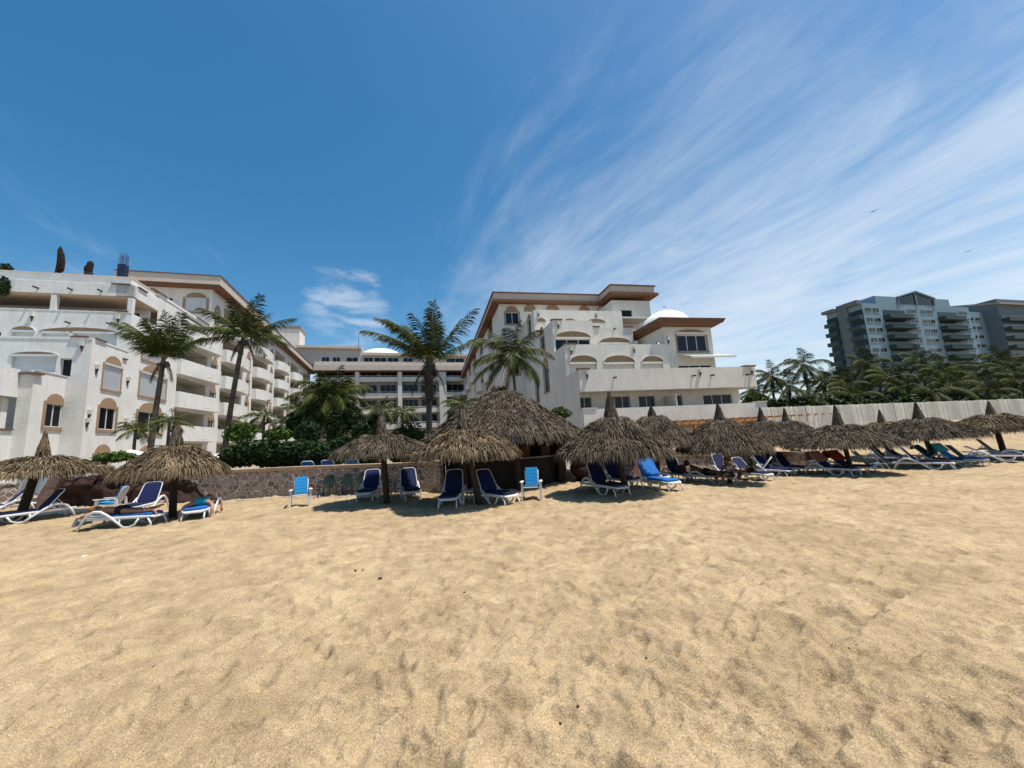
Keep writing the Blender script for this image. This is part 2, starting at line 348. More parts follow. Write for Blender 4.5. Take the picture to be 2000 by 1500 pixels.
# ---------------------------------------------------------------- building kit
class Bld:                                # a building drawn in its own (a, b, z) axes
    def __init__(s, name, th, a0, b0, label, cat='building'):
        s.c, s.s = cos(radians(th)), sin(radians(th)); s.a0, s.b0 = a0, b0
        s.root = empty(name, (a0*s.c-b0*s.s, a0*s.s+b0*s.c, 0), radians(th), label, cat)
    def add(s, mb, name, mats, parent=None, label=None, smooth=False):
        o = mb.build(name, mats, parent or s.root, (s.a0, s.b0), smooth)
        if label: o['label'] = label
        return o
class Wf:                                 # a wall plane: u along it, z up, d outwards
    def __init__(s, a, b, face):          # face: 'a' = looks to +a, 'f' = looks to the beach (-b), 'l' = looks to -a
        s.P = Vector((a, b, 0)); s.t, s.n = {'a': (Vector((0, 1, 0)), Vector((1, 0, 0))), 'f': (Vector((1, 0, 0)), Vector((0, -1, 0))), 'l': (Vector((0, -1, 0)), Vector((-1, 0, 0)))}[face]
        s.base = s.P.dot(s.t)
    def __call__(s, u, z, d=0.0):          # u is the absolute a or b coordinate
        k = (u-s.base) if s.t.x+s.t.y > 0 else -(u+s.base)
        p = s.P+s.t*k+s.n*d; return (p.x, p.y, z)
def wbox(mb, w, u0, u1, z0, z1, d0, d1, mi=0):
    mb.hexa([w(u0, z0, d1), w(u1, z0, d1), w(u1, z0, d0), w(u0, z0, d0), w(u0, z1, d1), w(u1, z1, d1), w(u1, z1, d0), w(u0, z1, d0)], mi)
def wwall(mb, w, u0, u1, z0, z1, holes=(), th=.18, mi=0):
    us = sorted({u0, u1, *[h[0] for h in holes], *[h[1] for h in holes]}); zs = sorted({z0, z1, *[h[2] for h in holes], *[h[3] for h in holes]})
    us = [q for q in us if u0 <= q <= u1]; zs = [q for q in zs if z0 <= q <= z1]
    for i in range(len(us)-1):
        for j in range(len(zs)-1):
            cu, cz = (us[i]+us[i+1])/2, (zs[j]+zs[j+1])/2
            if any(h[0] < cu < h[1] and h[2] < cz < h[3] for h in holes): continue
            mb.quad(w(us[i], zs[j]), w(us[i+1], zs[j]), w(us[i+1], zs[j+1]), w(us[i], zs[j+1]), mi)
    for a, b, c, d in holes:
        mb.quad(w(a, c), w(a, d), w(a, d, -th), w(a, c, -th), mi); mb.quad(w(b, c), w(b, c, -th), w(b, d, -th), w(b, d), mi)
        mb.quad(w(a, d), w(b, d), w(b, d, -th), w(a, d, -th), mi); mb.quad(w(a, c), w(a, c, -th), w(b, c, -th), w(b, c), mi)
def arch(mb, w, u0, u1, zs, rise, d0, d1, mi=0, n=14):      # filled arch segment on a wall
    um, hw = (u0+u1)/2, abs(u1-u0)/2
    P = [(um+hw*cos(pi*i/n), zs+rise*sin(pi*i/n)) for i in range(n+1)]
    k = mb.pts([w(u, z, d1) for u, z in P]+[w(u, z, d0) for u, z in P]); m = n+1
    mb.face([k+i for i in range(m)], mi)
    for i in range(m): j = (i+1) % m; mb.face((k+i, k+m+i, k+m+j, k+j), mi)
def archrim(mb, w, u0, u1, zs, rise, t, d0, d1, mi=0, n=14):
    um, hw = (u0+u1)/2, abs(u1-u0)/2
    for i in range(n):
        q = []
        for k in (i, i+1):
            a = pi*k/n; q.append(((um+hw*cos(a), zs+rise*sin(a)), (um+(hw+t)*cos(a), zs+(rise+t)*sin(a))))
        (i0, o0), (i1, o1) = q
        mb.hexa([w(*i0, d0), w(*o0, d0), w(*o1, d0), w(*i1, d0), w(*i0, d1), w(*o0, d1), w(*o1, d1), w(*i1, d1)], mi)
def window(B, w, u0, u1, z0, z1, mull=1, trim=0.0, rise=0.0, shutter=0.0, depth=.12, glass=None, label=None, archw=None, sill=True):
    """window > pane, surround, shutter.  The opening itself is cut in the wall."""
    fr = MB(); t = .05; d0, d1 = -depth+.005, -depth+.055
    wbox(fr, w, u0, u1, z0, z0+t, d0, d1); wbox(fr, w, u0, u1, z1-t, z1, d0, d1)
    wbox(fr, w, u0, u0+t, z0+t, z1-t, d0, d1); wbox(fr, w, u1-t, u1, z0+t, z1-t, d0, d1)
    for i in range(1, mull+1):
        um = u0+(u1-u0)*i/(mull+1); wbox(fr, w, um-.03, um+.03, z0+t, z1-t, d0, d1)
    f = B.add(fr, 'window', ALU, label=label)
    g = MB(); wbox(g, w, u0+.01, u1-.01, z0+.01, z1-.01, d0-.03, d0+.015); B.add(g, 'pane', glass or GLASS, f)
    if trim:
        s = MB(); e = .035
        wbox(s, w, u0-trim, u0-.004, z0, z1, .002, e); wbox(s, w, u1+.004, u1+trim, z0, z1, .002, e)
        if sill: wbox(s, w, u0-trim, u1+trim, z0-trim, z0-.004, .002, e+.05)
        wbox(s, w, u0-trim, u1+trim, z1+.004, z1+.06+trim*.4, .002, e)
        if rise:
            aw = archw if archw else (u1-u0)*.42+trim*.6; um = (u0+u1)/2; zs = z1+.063+trim*.4
            arch(s, w, um-aw, um+aw, zs, rise, .002, e); 
        B.add(s, 'surround', TAN, f)
    if shutter:
        s = MB(); zb = z1-(z1-z0)*shutter; n = max(4, int((z1-zb)/.14))
        for i in range(n):
            za, zc = zb+(z1-zb)*i/n, zb+(z1-zb)*(i+1)/n
            s.hexa([w(u0+.02, za, d1+.005), w(u1-.02, za, d1+.005), w(u1-.02, za, d1-.02), w(u0+.02, za, d1-.02), w(u0+.02, zc-.012, d1+.028), w(u1-.02, zc-.012, d1+.028), w(u1-.02, zc-.012, d1-.02), w(u0+.02, zc-.012, d1-.02)])
        wbox(s, w, u0, u1, z1-.02, z1+.12, d1+.03, .09)
        B.add(s, 'shutter', SHUT, f)
    return f
def coping(mb, w, u0, u1, z, d0=-.2, d1=.06, mi=0): wbox(mb, w, u0, u1, z, z+.09, d0, d1, mi)
def spout(B, w, u, z, n='rain_spout'):
    m = MB(); m.tube([w(u, z, -.02), w(u, z-.03, .45)], .07, 8); B.add(m, n, METAL)
def sconce(B, w, u, z, big=False):
    m = MB(); k = 1.0
    m.hexa([w(u-.10, z, .02), w(u+.10, z, .02), w(u+.10, z, .20), w(u-.10, z, .20), w(u-.14, z+.32, .02), w(u+.14, z+.32, .02), w(u+.14, z+.32, .24), w(u-.14, z+.32, .24)])
    o = B.add(m, 'wall_lamp', SAT)
    m2 = MB(); m2.hexa([w(u-.015, z-.42, .02), w(u+.015, z-.42, .02), w(u+.015, z-.42, .05), w(u-.015, z-.42, .05), w(u-.08, z-.003, .02), w(u+.08, z-.003, .02), w(u+.08, z-.003, .15), w(u-.08, z-.003, .15)])
    B.add(m2, 'lamp_bracket', METAL, o)

# ================================================================ LEFT WING
aL = -21.07
Lw = Bld('apartment_building', 17, aL, 34.6, 'long white terraced apartment wing with curved balconies stepping down on the left')
side = Wf(aL, 34.6, 'a')
body = MB(); trims = MB()
wins = [(36.0, 37.75, 4.2, 5.85, 1, .22, .62, 0), (36.0, 37.9, 7.25, 9.1, 0, .16, .66, 1.0),
        (40.45, 44.0, 4.15, 5.95, 1, .25, .72, 0), (40.35, 44.2, 7.35, 9.3, 0, .2, .72, 1.0), (40.35, 43.6, 10.55, 12.4, 0, .2, 0, 1.0),
        (35.85, 37.6, 1.2, 2.35, 1, .12, .62, 0), (40.9, 43.6, 1.2, 2.35, 1, .12, .6, 0)]
holes = [(x[0], x[1], x[2], x[3]) for x in wins]
wwall(body, side, 34.6, 46.0, 0, 10.6, [h for h in holes if h[3] < 10.6], .14)
wwall(body, side, 38.5, 46.0, 10.6, 13.95, [h for h in holes if h[3] > 10.6], .14)
# second parapet corner, loggia and roof band
wbox(body, side, 38.5, 42.0, 15.4, 16.4, -1.2, 0); wwall(body, side, 42.0, 46.0, 13.95, 17.0, [], .14)
wbox(body, side, 42.0, 52.5, 16.85, 17.1, -.35, .05)
for x in wins:
    window(Lw, side, x[0], x[1], x[2], x[3], x[4], x[5], x[6], x[7], depth=.12)
# front faces (towards the beach)
f1 = Wf(aL, 34.6, 'f'); f2 = Wf(aL, 38.5, 'f'); f3 = Wf(aL, 44.0, 'f'); f4 = Wf(aL, 52.5, 'f')
wwall(body, f1, -40, aL, 0, 10.6, [(-25.35, -22.95, 8.2, 9.35), (-31, -26.5, 8.2, 9.35), (-22.75, -22.1, 7.9, 9.2)], .3)
body.box(-40, aL-.004, 34.804, 38.5, 10.05, 10.2)
wbox(body, f1, -40, aL-.0, 10.6, 10.75, -.2, 0.04)
wbox(body, side, 34.84, 38.5, 10.6, 10.72, -.2, 0.04)
wwall(body, f2, -40, aL, 10.2, 13.95, [(-26.6, -24.95, 11.0, 12.1), (-24.7, -21.9, 11.0, 12.15), (-28.4, -27.1, 11.0, 12.15), (-34, -29, 11, 12.15)], .3)
body.box(-40, aL-.004, 38.704, 44.0, 13.4, 13.6)
wbox(body, f2, -40, aL, 13.95, 14.03, -.2, .03)
wbox(body, f2, -40, aL-.0, 15.4, 16.4, -.5, 0)
wwall(body, Wf(aL, 41.6, 'f'), -40, aL-.3, 13.6, 15.4, [(-38, -27.5, 13.7, 15.0), (-26.6, -22.2, 13.7, 15.0)], .2)
Lw.add(body, 'wall', PL)
m = MB(); m.box(-40, aL-.05, 38.55, 44, 15.28, 15.395); Lw.add(m, 'soffit', TANP)
m = MB(); m.box(-40, aL-.01, 39.02, 53, 16.1, 16.38); m.box(-40, aL-.35, 42, 52.5, 16.4, 16.6); Lw.add(m, 'roof_terrace', PL)
for a in (-26.2, -21.26, -32.0):
    m = MB(); m.box(a-.17, a+.17, 38.52, 38.86, 14.03, 15.28); Lw.add(m, 'column', PL)
for (a, b, z0, z1, g) in ((-25.35, -22.95, 8.2, 9.35, 1), (-31, -26.5, 8.2, 9.35, 0), (-22.75, -22.1, 7.9, 9.2, 0)):
    window(Lw, f1, a, b, z0, z1, 0, 0, 0, g, .28)
for (a, b, z0, z1, g) in ((-26.6, -24.95, 11.0, 12.1, 1), (-24.7, -21.9, 11.0, 12.15, 1), (-28.4, -27.1, 11.0, 12.15, 1), (-34, -29, 11, 12.15, 0)):
    window(Lw, f2, a, b, z0, z1, 0, 0, 0, g, .28)
for (a, b, z0, z1, g) in ((-38, -27.5, 13.7, 15.0, 0), (-26.6, -22.2, 13.7, 15.0, 0)):
    window(Lw, Wf(aL, 41.6, 'f'), a, b, z0, z1, 2, 0, 0, g, .18)
for (w_, a, b, z, r) in ((f1, -25.4, -22.9, 9.38, .28), (f2, -26.8, -21.8, 12.18, .42), (f2, -28.45, -27.05, 12.18, .42), (f1, -31, -26.5, 9.38, .3)):
    m = MB(); arch(m, w_, a, b, z, r, .002, .02, 0); Lw.add(m, 'arch_panel', TAN)
    m = MB(); archrim(m, w_, a, b, z, r, .07, .002, .07); Lw.add(m, 'arch_rim', PL)
# coping caps (dark tiles) on the corner piers
for (w_, u0, u1, z) in ((f1, -22.3, aL-.22, 10.753), (side, 34.84, 35.9, 10.723), (side, 37.9, 38.4, 9.9), (f2, -22.1, aL-.25, 14.034), (f2, -22.6, aL-.25, 16.403), (side, 39.0, 40.2, 16.403), (side, 41.0, 43.2, 17.103), (side, 49, 52, 17.103)):
    m = MB(); wbox(m, w_, u0, u1, z, z+.09, -.22, .12); Lw.add(m, 'coping_tile', TILE)
for a in (-23.2, -25.1, -27.2, -30): spout(Lw, f2, a, 15.75)
for a in (-22.4, -25.0): spout(Lw, f2, a, 12.95)
for w_, u, z in ((f1, -21.6, 10.1), (f2, -21.9, 13.4), (f2, -27.3, 13.4), (side, 35.2, 8.55), (side, 38.7, 8.25), (side, 34.95, 5.2), (side, 34.85, 4.6), (side, 38.9, 4.9)):
    sconce(Lw, w_, u, z)
# nearer corner block with its own arched window
blk = MB(); bs = Wf(-22.3, 32.1, 'a'); bf = Wf(-22.3, 32.1, 'f')
wwall(blk, bs, 32.1, 34.6, 0, 7.85, [(33.25, 34.85-.25, 4.3, 5.85)], .14)
wwall(blk, bf, -23.0, -22.3, 0, 7.6)
blk.box(-30, -22.304, 32.104, 34.6, 7.3, 7.45)
wbox(blk, bs, 32.1, 34.6, 7.853, 7.9, -.2, .05); wbox(blk, bs, 32.1, 34.0, 7.45, 7.85, -.2, -.002)
Lw.add(blk, 'corner_block', PL)
window(Lw, bs, 33.25, 34.6, 4.3, 5.85, 1, .22, .55)
m = MB(); m.box(-24.0, -22.1, 31.95, 32.6, 7.6, 7.7); Lw.add(m, 'coping_tile', TILE)
blk = MB(); bs2 = Wf(-23.0, 28.5, 'a')
for z0, z1 in ((6.1, 7.9), (0, 4.0)):
    wbox(blk, bs2, 27.5, 32.1, z0, z1, -.2, 0)
blk.box(-30, -23.2, 27.5, 27.7, 6.1, 7.9); blk.box(-30, -23.2, 27.5, 27.7, 0, 4.0); blk.box(-30, -23.204, 27.7, 32.1, 6.15, 6.3); blk.box(-30, -23.204, 27.7, 32.1, 3.4, 3.6)
blk.box(-23.6, -23.3, 31.6, 32.0, 3.6, 6.15)
Lw.add(blk, 'terrace_balcony', PL)
m = MB(); m.box(-25.0, -24.2, 27.75, 32.05, 3.605, 6.145); Lw.add(m, 'sliding_door', GLASS)
m = MB(); m.box(-23.6, -22.9, 31.3, 32.05, 4.005, 4.1); Lw.add(m, 'coping_tile', TILE)
# main block: front and cornice
mb = MB()
wwall(mb, f4, -40, aL, 16.4, 21.8, [(-23.75, -21.65, 18.9, 20.5), (-30, -25, 18.9, 20.5)], .14)
mb.box(-40, aL-.3, 52.7, 108, 22.0, 22.3)
Lw.add(mb, 'upper_wall', PL)
window(Lw, f4, -23.75, -21.65, 18.9, 20.5, 0, .25, .6, 1.0); window(Lw, f4, -30, -25, 18.9, 20.5, 2, 0, 0, 0)
m = MB(); m.prism([(-30, 51.5), (aL+1.0, 51.5), (aL+1.0, 109), (aL-1.0, 109), (aL-1, 108), (-30, 108)], 21.75, 21.98); Lw.add(m, 'eave_soffit', BRN)
m = MB(); m.prism([(-30, 51.35), (aL+1.15, 51.35), (aL+1.15, 109), (aL-1, 109), (aL-1, 108), (-30, 108)], 22.0, 23.0); Lw.add(m, 'cornice', CORN)
m = MB(); m.prism([(-30, 51.25), (aL+1.25, 51.25), (aL+1.25, 109), (aL-1.1, 109), (aL-1.1, 108), (-30, 108)], 23.003, 23.1); Lw.add(m, 'coping', TILE)
# long courtyard facade: window columns and balcony bays
FL = [3.8, 7.15, 10.5, 13.9]
long_ = MB(); room = MB()
def bay(u0, u1, z0, z1, dep=2.0):
    room = MB()
    room.quad(side(u0, z0, 0), side(u0, z1, 0), side(u0, z1, -dep), side(u0, z0, -dep)); room.quad(side(u1, z0, 0), side(u1, z0, -dep), side(u1, z1, -dep), side(u1, z1, 0))
    room.quad(side(u0, z1, 0), side(u1, z1, 0), side(u1, z1, -dep), side(u0, z1, -dep)); room.quad(side(u0, z0, 0), side(u0, z0, -dep), side(u1, z0, -dep), side(u1, z0, 0))
    room.quad(side(u0, z0, -dep), side(u0, z1, -dep), side(u1, z1, -dep), side(u1, z0, -dep)); Lw.add(room, 'balcony_recess', CREAM)
def balcony(u0, u1, z, curved=True, proj=1.25, h=1.25):
    P = [(u0, 0), (u0, .5*proj)]
    if curved: P += [(u0+.25*(u1-u0), .92*proj), (u0+.5*(u1-u0), proj), (u0+.75*(u1-u0), .95*proj), (u1-.25, .8*proj), (u1, .5*proj), (u1, 0)]
    else: P += [(u0, .35), (u1-.9, proj), (u1, proj*.9), (u1, 0)]; P = [P[0]]+P[2:]
    m = MB(); Q = [side(u, 0, d)[:2] for u, d in P]
    m.prism(Q[::-1] if True else Q, z-.32, z-.12)
    n = len(P)
    for i in range(n-1):
        (ua, da), (ub, db) = P[i], P[i+1]
        cu = (u0+u1)/2
        def inn(u, d): return (u+(cu-u)*.05, max(0, d-.13))
        ia, ib = inn(ua, da), inn(ub, db)
        lo, hi = z-.12, z+h
        m.hexa([side(ua, lo, da), side(ub, lo, db), side(ib[0], lo, ib[1]), side(ia[0], lo, ia[1]), side(ua, hi, da), side(ub, hi, db), side(ib[0], hi, ib[1]), side(ia[0], hi, ia[1])])
    m.tube([side((u0+u1)/2, z-.05, proj*.9), side((u0+u1)/2, z-.08, proj+.35)], .07, 6)
    return Lw.add(m, 'balcony', PL)
bays, cols = [], []
bays.append((46.0, 52.2, [3.8, 7.15, 10.5, 13.9], False))
for k in range(5):
    b0 = 54+11*k; cols.append(b0); bays.append((b0+1.9, b0+8.4, FL, True))
hl = []
for (u0, u1, fl, cv) in bays:
    for z in fl: hl.append((u0, u1, z, z+2.75)); 
    if u0 > 53: hl.append((u0, u1, 17.3, 20.6))
    hl.append((u0, u1, .6, 3.3))
wh = []
for b0 in cols:
    for z in (4.15, 7.5, 10.85, 14.2, 17.9):
        wh.append((b0-.55, b0+.75, z, z+(1.95 if z < 17 else 1.7)))
    wh.append((b0-.55, b0+.75, 1.0, 2.4))
wwall(long_, side, 46.0, 108, 0, 13.9+2.75+.2, [h for h in hl+wh if h[3] < 16.9 and h[0] > 0], .14)
wwall(long_, side, 52.5, 108, 16.85, 21.75, [h for h in hl+wh if h[2] > 16.9], .14)
Lw.add(long_, 'courtyard_wall', PL)
bi = 0
for h in hl:
    bay(h[0]+.002, h[1]-.002, h[2], h[3])
deep = Wf(aL-2.0+.06, 34.6, 'a')
for (u0, u1, fl, cv) in bays:
    zz_ = list(fl)+([17.3] if u0 > 53 else [])
    for z in zz_:
        balcony(u0-.1, u1+.35 if cv else u1+.9, z, cv)
        bigw = (z+.05, z+2.1)
        window(Lw, deep, u0+.5, u1-.6 if cv else u1-.5, bigw[0], bigw[1], 2, 0, 0, (1.0 if (not cv and z > 5) else (.0)), depth=.05)
for q in wh:
    if q[2] > 3: window(Lw, side, *q, 1, .2, .85 if q[2] < 17 else .6)
for b0 in cols[:3]:
    for z in (8.3, 11.6): sconce(Lw, side, b0-1.15, z)
m = MB(); m.box(-40, -24.3, 44.0, 52.48, 16.61, 19.2); Lw.add(m, 'penthouse', PL)
m = MB(); m.box(-40, -24.25, 43.9, 52.3, 19.202, 19.3); Lw.add(m, 'penthouse_coping', CORN)
# things on the left roof: cardon cacti in the roof garden, rebar columns
def column_cactus(px, py, Y, h, r, arms, label):
    p = at(px, py, Y); p.z = 19.3; root = empty('potted_cactus', p, 0, label, 'cactus', 'cacti on the left roof terrace')
    def stem(pts, rr):
        m = MB(); n = 14; P = [Vector(q) for q in pts]; k = len(m.v)
        for i, q in enumerate(P):
            t_ = i/(len(P)-1); s_ = rr*(1.0 if t_ < .8 else (1-.75*((t_-.8)/.2)**2))
            for j in range(2*n):
                a = pi*j/n; ra = s_*(1.0 if j % 2 == 0 else .82); m.v.append((q.x+ra*cos(a), q.y+ra*sin(a), q.z))
        for i in range(len(P)-1):
            for j in range(2*n): a = i*2*n+j; b = i*2*n+(j+1) % (2*n); m.face((a, b, b+2*n, a+2*n))
        m.face([(len(P)-1)*2*n+j for j in range(2*n)]); return m
    pot = MB(); pot.lathe([(.0, 0), (r*1.0, 0), (r*1.35, .35), (r*1.4, .42), (r*1.2, .42), (0, .38)], 16); pot.build('pot', material('dark_pot_glaze', (.06, .03, .03), .5), root)
    H = [i*h/9 for i in range(10)]
    stem([(.08*sin(z*1.3), 0, .38+z) for z in H], r).build('stem', CACT, root)
    for (dx, z0, hh, rr) in arms:
        P = [(0, 0, .38+z0), (dx*.7, 0, .4+z0), (dx, 0, .65+z0), (dx, 0, .65+z0+hh*.5), (dx, 0, .65+z0+hh)]
        stem([(q[0], q[1], q[2]) for q in P], rr).build('arm', CACT, root)
CACT = material('dry_cactus_skin', (.010, .009, .008), .9, .4, 5, color2=(.03, .014, .011))
column_cactus(113, 529, 34.2, 2.8, .2, [(.38, .2, 1.6, .16)], 'tall dark column cactus with a shorter stem beside it on the left roof')
column_cactus(173, 534, 34.4, 1.25, .24, [(-.34, .1, .5, .12)], 'short dark column cactus with a side arm on the left roof')
def rebar(px, py, Y, h, hc, label, wd=.5):
    p = at(px, py, Y); p.z = 19.3 if Y < 40 else 23.1; root = empty('unfinished_column', p, radians(17), label, 'column', 'unfinished columns on the left roof')
    c = MB(); c.box(-wd/2, wd/2, -wd/2, wd/2, 0, hc); c.build('formwork', material('blue_formwork', (.012, .022, .06), .7, .2, 3), root)
    m = MB()
    for i in range(5):
        for j in range(3):
            x, y = (-.5+i/4)*wd*.85, (-.5+j/2)*wd*.85; m.tube([(x, y, hc-.02), (x+random.uniform(-.08, .08), y, h+random.uniform(-.4, .1))], .018, 5)
    for z in (hc+.25, hc+.6): m.tube([(-wd*.43, -wd*.43, z), (wd*.43, -wd*.43, z), (wd*.43, wd*.43, z), (-wd*.43, wd*.43, z)], .014, 5)
    m.build('rebar', material('rusty_rebar', (.05, .07, .12), .7, .2, 6), root)
rebar(239, 540, 36.2, 3.3, 2.0, 'dark blue column with bundle of rebar sticking up on the left roof', .6)
rebar(304, 542, 50, 1.5, .2, 'thin stub of rebar far back on the left roof', .5)

# ================================================================ CENTRE BUILDING
Cb = Bld('apartment_building', 17, -22, 105, 'long horizontal apartment block with wide columns closing the courtyard, white dome on roof')
cf = Wf(-22, 105, 'f'); rec = Wf(-22, 107.5, 'f')
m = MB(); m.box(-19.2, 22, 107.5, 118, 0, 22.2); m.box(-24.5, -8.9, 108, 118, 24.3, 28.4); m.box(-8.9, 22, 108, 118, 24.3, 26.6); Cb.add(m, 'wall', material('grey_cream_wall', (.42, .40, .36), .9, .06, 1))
floors = [6.8, 10.9, 15.0, 19.3]
m = MB()
for i, z in enumerate(floors):
    p = MB(); wbox(p, cf, -19.2, 22, z, z+.95, -.2, 0); wbox(p, cf, -19.2, 22, z-.25, z-.002, -2.5, 0); Cb.add(p, 'balcony_parapet', PLR)
    r = MB(); r.tube([cf(-19, z+1.3, -.1), cf(22, z+1.3, -.1)], .04, 5)
    for k in range(20): r.tube([cf(-18.5+2.1*k, z+.95, -.1), cf(-18.5+2.1*k, z+1.3, -.1)], .03, 5)
    Cb.add(r, 'railing', ALU)
    for k, (a0_, a1_) in enumerate(((-18.5, -10.6), (-8.9, -4.6), (-4.2, .3), (1.7, 6.0), (6.4, 11.0), (13.5, 20))):
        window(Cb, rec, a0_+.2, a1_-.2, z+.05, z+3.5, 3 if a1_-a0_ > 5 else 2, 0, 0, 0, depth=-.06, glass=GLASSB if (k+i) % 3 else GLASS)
for a0_, a1_ in ((-10.0, -9.0), (.5, 1.55), (11.3, 13.2)):
    p = MB(); wbox(p, cf, a0_, a1_, 0, 21.6, -2.5, .45); Cb.add(p, 'column', PLR)
p = MB(); wbox(p, cf, -19.4, 22, 21.603, 21.85, -2.5, .9); Cb.add(p, 'eave_soffit', BRN)
p = MB(); wbox(p, cf, -19.6, 22, 21.853, 23.2, -2.5, 1.1); Cb.add(p, 'cornice', CORN)
p = MB(); wbox(p, cf, -19.6, 22, 23.203, 24.3, -.4, .1); Cb.add(p, 'roof_parapet', CORN)
top = Wf(-22, 108, 'f')
for a0_, a1_ in ((-18.4, -16.6), (-15.8, -14), (-12.5, -9.6), (-8.2, -5.8), (-5.5, -2.4), (-2.1, .8), (2, 4.6), (13.8, 19)):
    window(Cb, top, a0_, a1_, 24.35, 26.1, 1, 0, 0, 0, depth=-.06, glass=GLASSB)
p = MB(); p.prism([(-24.5, 106.9), (-20.2, 106.9), (-14.4, 107.2), (-8.7, 107.2), (-8.7, 119), (-24.5, 119)], 28.403, 29.0)
p.box(-8.6, 22.5, 107.0, 119, 26.603, 27.3); Cb.add(p, 'top_cornice', CORN)
p = MB(); p.lathe([(6.2*cos(a), 2.9*sin(a)) for a in [radians(x) for x in range(0, 91, 6)]], 32, (-4.0, 115, 27.2)); Cb.add(p, 'dome', DOME, smooth=True)
p = MB(); p.lathe([(1.6*cos(a), 1.1*sin(a)) for a in [radians(x) for x in range(0, 91, 10)]], 24, (2.9, 112, 27.25)); Cb.add(p, 'small_dome', DOME, smooth=True)
p = MB(); p.box(-29.3, -24.2, 110, 116, 0, 34.2); Cb.add(p, 'stair_tower', PLR)
p = MB(); p.box(-29.5, -24.0, 109.8, 116.2, 34.2, 34.9); Cb.add(p, 'tower_cap', material('grey_coping', (.22, .2, .19), .9))
p = MB(); p.tube([cf(-9.2, 27, 0), cf(-9.2, 31, 0)], .06, 6); Cb.add(p, 'flag_pole', METAL)
p = MB(); wbox(p, Wf(-22, 104, 'f'), 3, 8, 3.2, 4.9, 0, .05); Cb.add(p, 'awning', FABW)

# ================================================================ RIGHT BUILDING
Rb = Bld('terraced_building', 12, 12, 29.6, 'white terraced apartment building with tan arches, brown cornices and a domed corner tower')
ls = Wf(12, 29.6, 'l')
def lft(mb, b0, b1, z0, z1, holes=(), a=12.0, mi=0): wwall(mb, Wf(a, b0, 'l'), b0, b1, z0, z1, holes, .14, mi)
B_ = MB()
R1 = Wf(12, 29.6, 'f'); R1w = Wf(12, 31.6, 'f'); R2 = Wf(12, 32.5, 'f'); R3 = Wf(12, 35.5, 'f'); R3b = Wf(12, 36.8, 'f'); R4 = Wf(12, 42.0, 'f'); R5 = Wf(12, 48, 'f'); R6 = Wf(12, 44.5, 'f')
# lowest parapet, overhanging first terrace
wbox(B_, R1, 12, 29.6, 2.45, 3.85, -.2, .3); B_.box(12.2, 29.4, 29.8, 33, 3.2, 3.4); B_.box(12.0, 12.2, 29.8, 48, 0, 3.85-.003)
wbox(B_, R1, 12, 29.2, 5.35, 7.2, -.2, 0); B_.box(12.2, 29.2, 29.8, 33, 5.4, 5.6)
wbox(B_, Wf(29.2, 29.8, 'a'), 29.8, 34, 5.35, 7.2, -.2, 0)
wwall(B_, R1w, 12.2, 29.0, 3.4, 5.4, [(12.5, 13.8, 3.45, 5.1), (15.3, 17.5, 3.45, 5.1), (18.35, 20.0, 3.45, 5.05), (21.0, 22.8, 3.45, 5.0), (25.0, 28.1, 3.45, 4.95)], .2)
wwall(B_, R2, 12, 22.5, 5.6, 10.1, [(12.0+.35, 15.0, 7.0, 8.35), (15.7, 18.8, 7.0, 8.3), (19.6, 21.8, 7.0, 8.3)], .25)
B_.box(12.004, 22.5, 32.754, 36, 9.3, 9.5); B_.box(12.004, 28, 32.4, 36, 5.6, 5.75)
wwall(B_, R3, 12, 16.3, 9.5, 13.4, [(12.2, 15.9, 10.2, 11.45)], .25); wwall(B_, Wf(16.3, 35.5, 'a'), 35.5, 36.8, 9.5, 13.4)
wwall(B_, R3b, 16.3, 21.5, 9.5, 13.1, [(17.5, 21.0, 10.4, 11.2)], .25); B_.box(12.004, 22, 37.054, 42, 12.8, 12.95); B_.box(12.2, 16.1, 35.754, 37, 12.8, 12.95)
wwall(B_, R4, 12, 23.3, 12.95, 16.8, [], .25); B_.box(12.2, 27, 42.254, 48, 16.0, 16.2)
wwall(B_, R5, 9, 24.5, 0, 20.5, [(9.85, 11.6, 17.0, 18.55), (9.95, 11.3, 10.2, 11.7)], .14)
wwall(B_, R6, 23.4, 28.9, 12.8, 19.2, [(24.6, 26.2, 16.9, 17.9)], .3); wwall(B_, Wf(23.4, 44.5, 'l'), 44.5, 48, 12.8, 19.2); wwall(B_, Wf(28.9, 44.5, 'a'), 44.5, 60, 0, 19.2)
# stepped left side wall, in shade
lh = [(42.0, 43.2, 5.9, 8.2), (37.9, 39.6, 6.6, 9.6), (38.5, 40.0, 11.0, 13.2), (43.6, 45.0, 14.3, 16.4)]
lft(B_, 29.8, 32.5, 3.85, 7.2); lft(B_, 32.5, 35.5, 3.85, 10.1); lft(B_, 35.5, 42, 3.85, 13.4, [h for h in lh if h[1] < 42]); lft(B_, 42, 48, 3.85, 16.8, [h for h in lh if h[0] >= 42])
Rb.add(B_, 'wall', PLR)
for (a, b, z0, z1, mu, gl) in ((12.5, 13.8, 3.45, 5.1, 1, 0), (15.3, 17.5, 3.45, 5.1, 2, 0), (18.35, 20.0, 3.45, 5.05, 1, 0), (21.0, 22.8, 3.45, 5.0, 1, 0), (25.0, 28.1, 3.45, 4.95, 2, 0)):
    window(Rb, R1w, a, b, z0, z1, mu, 0, 0, 0, .18, GLASSB)
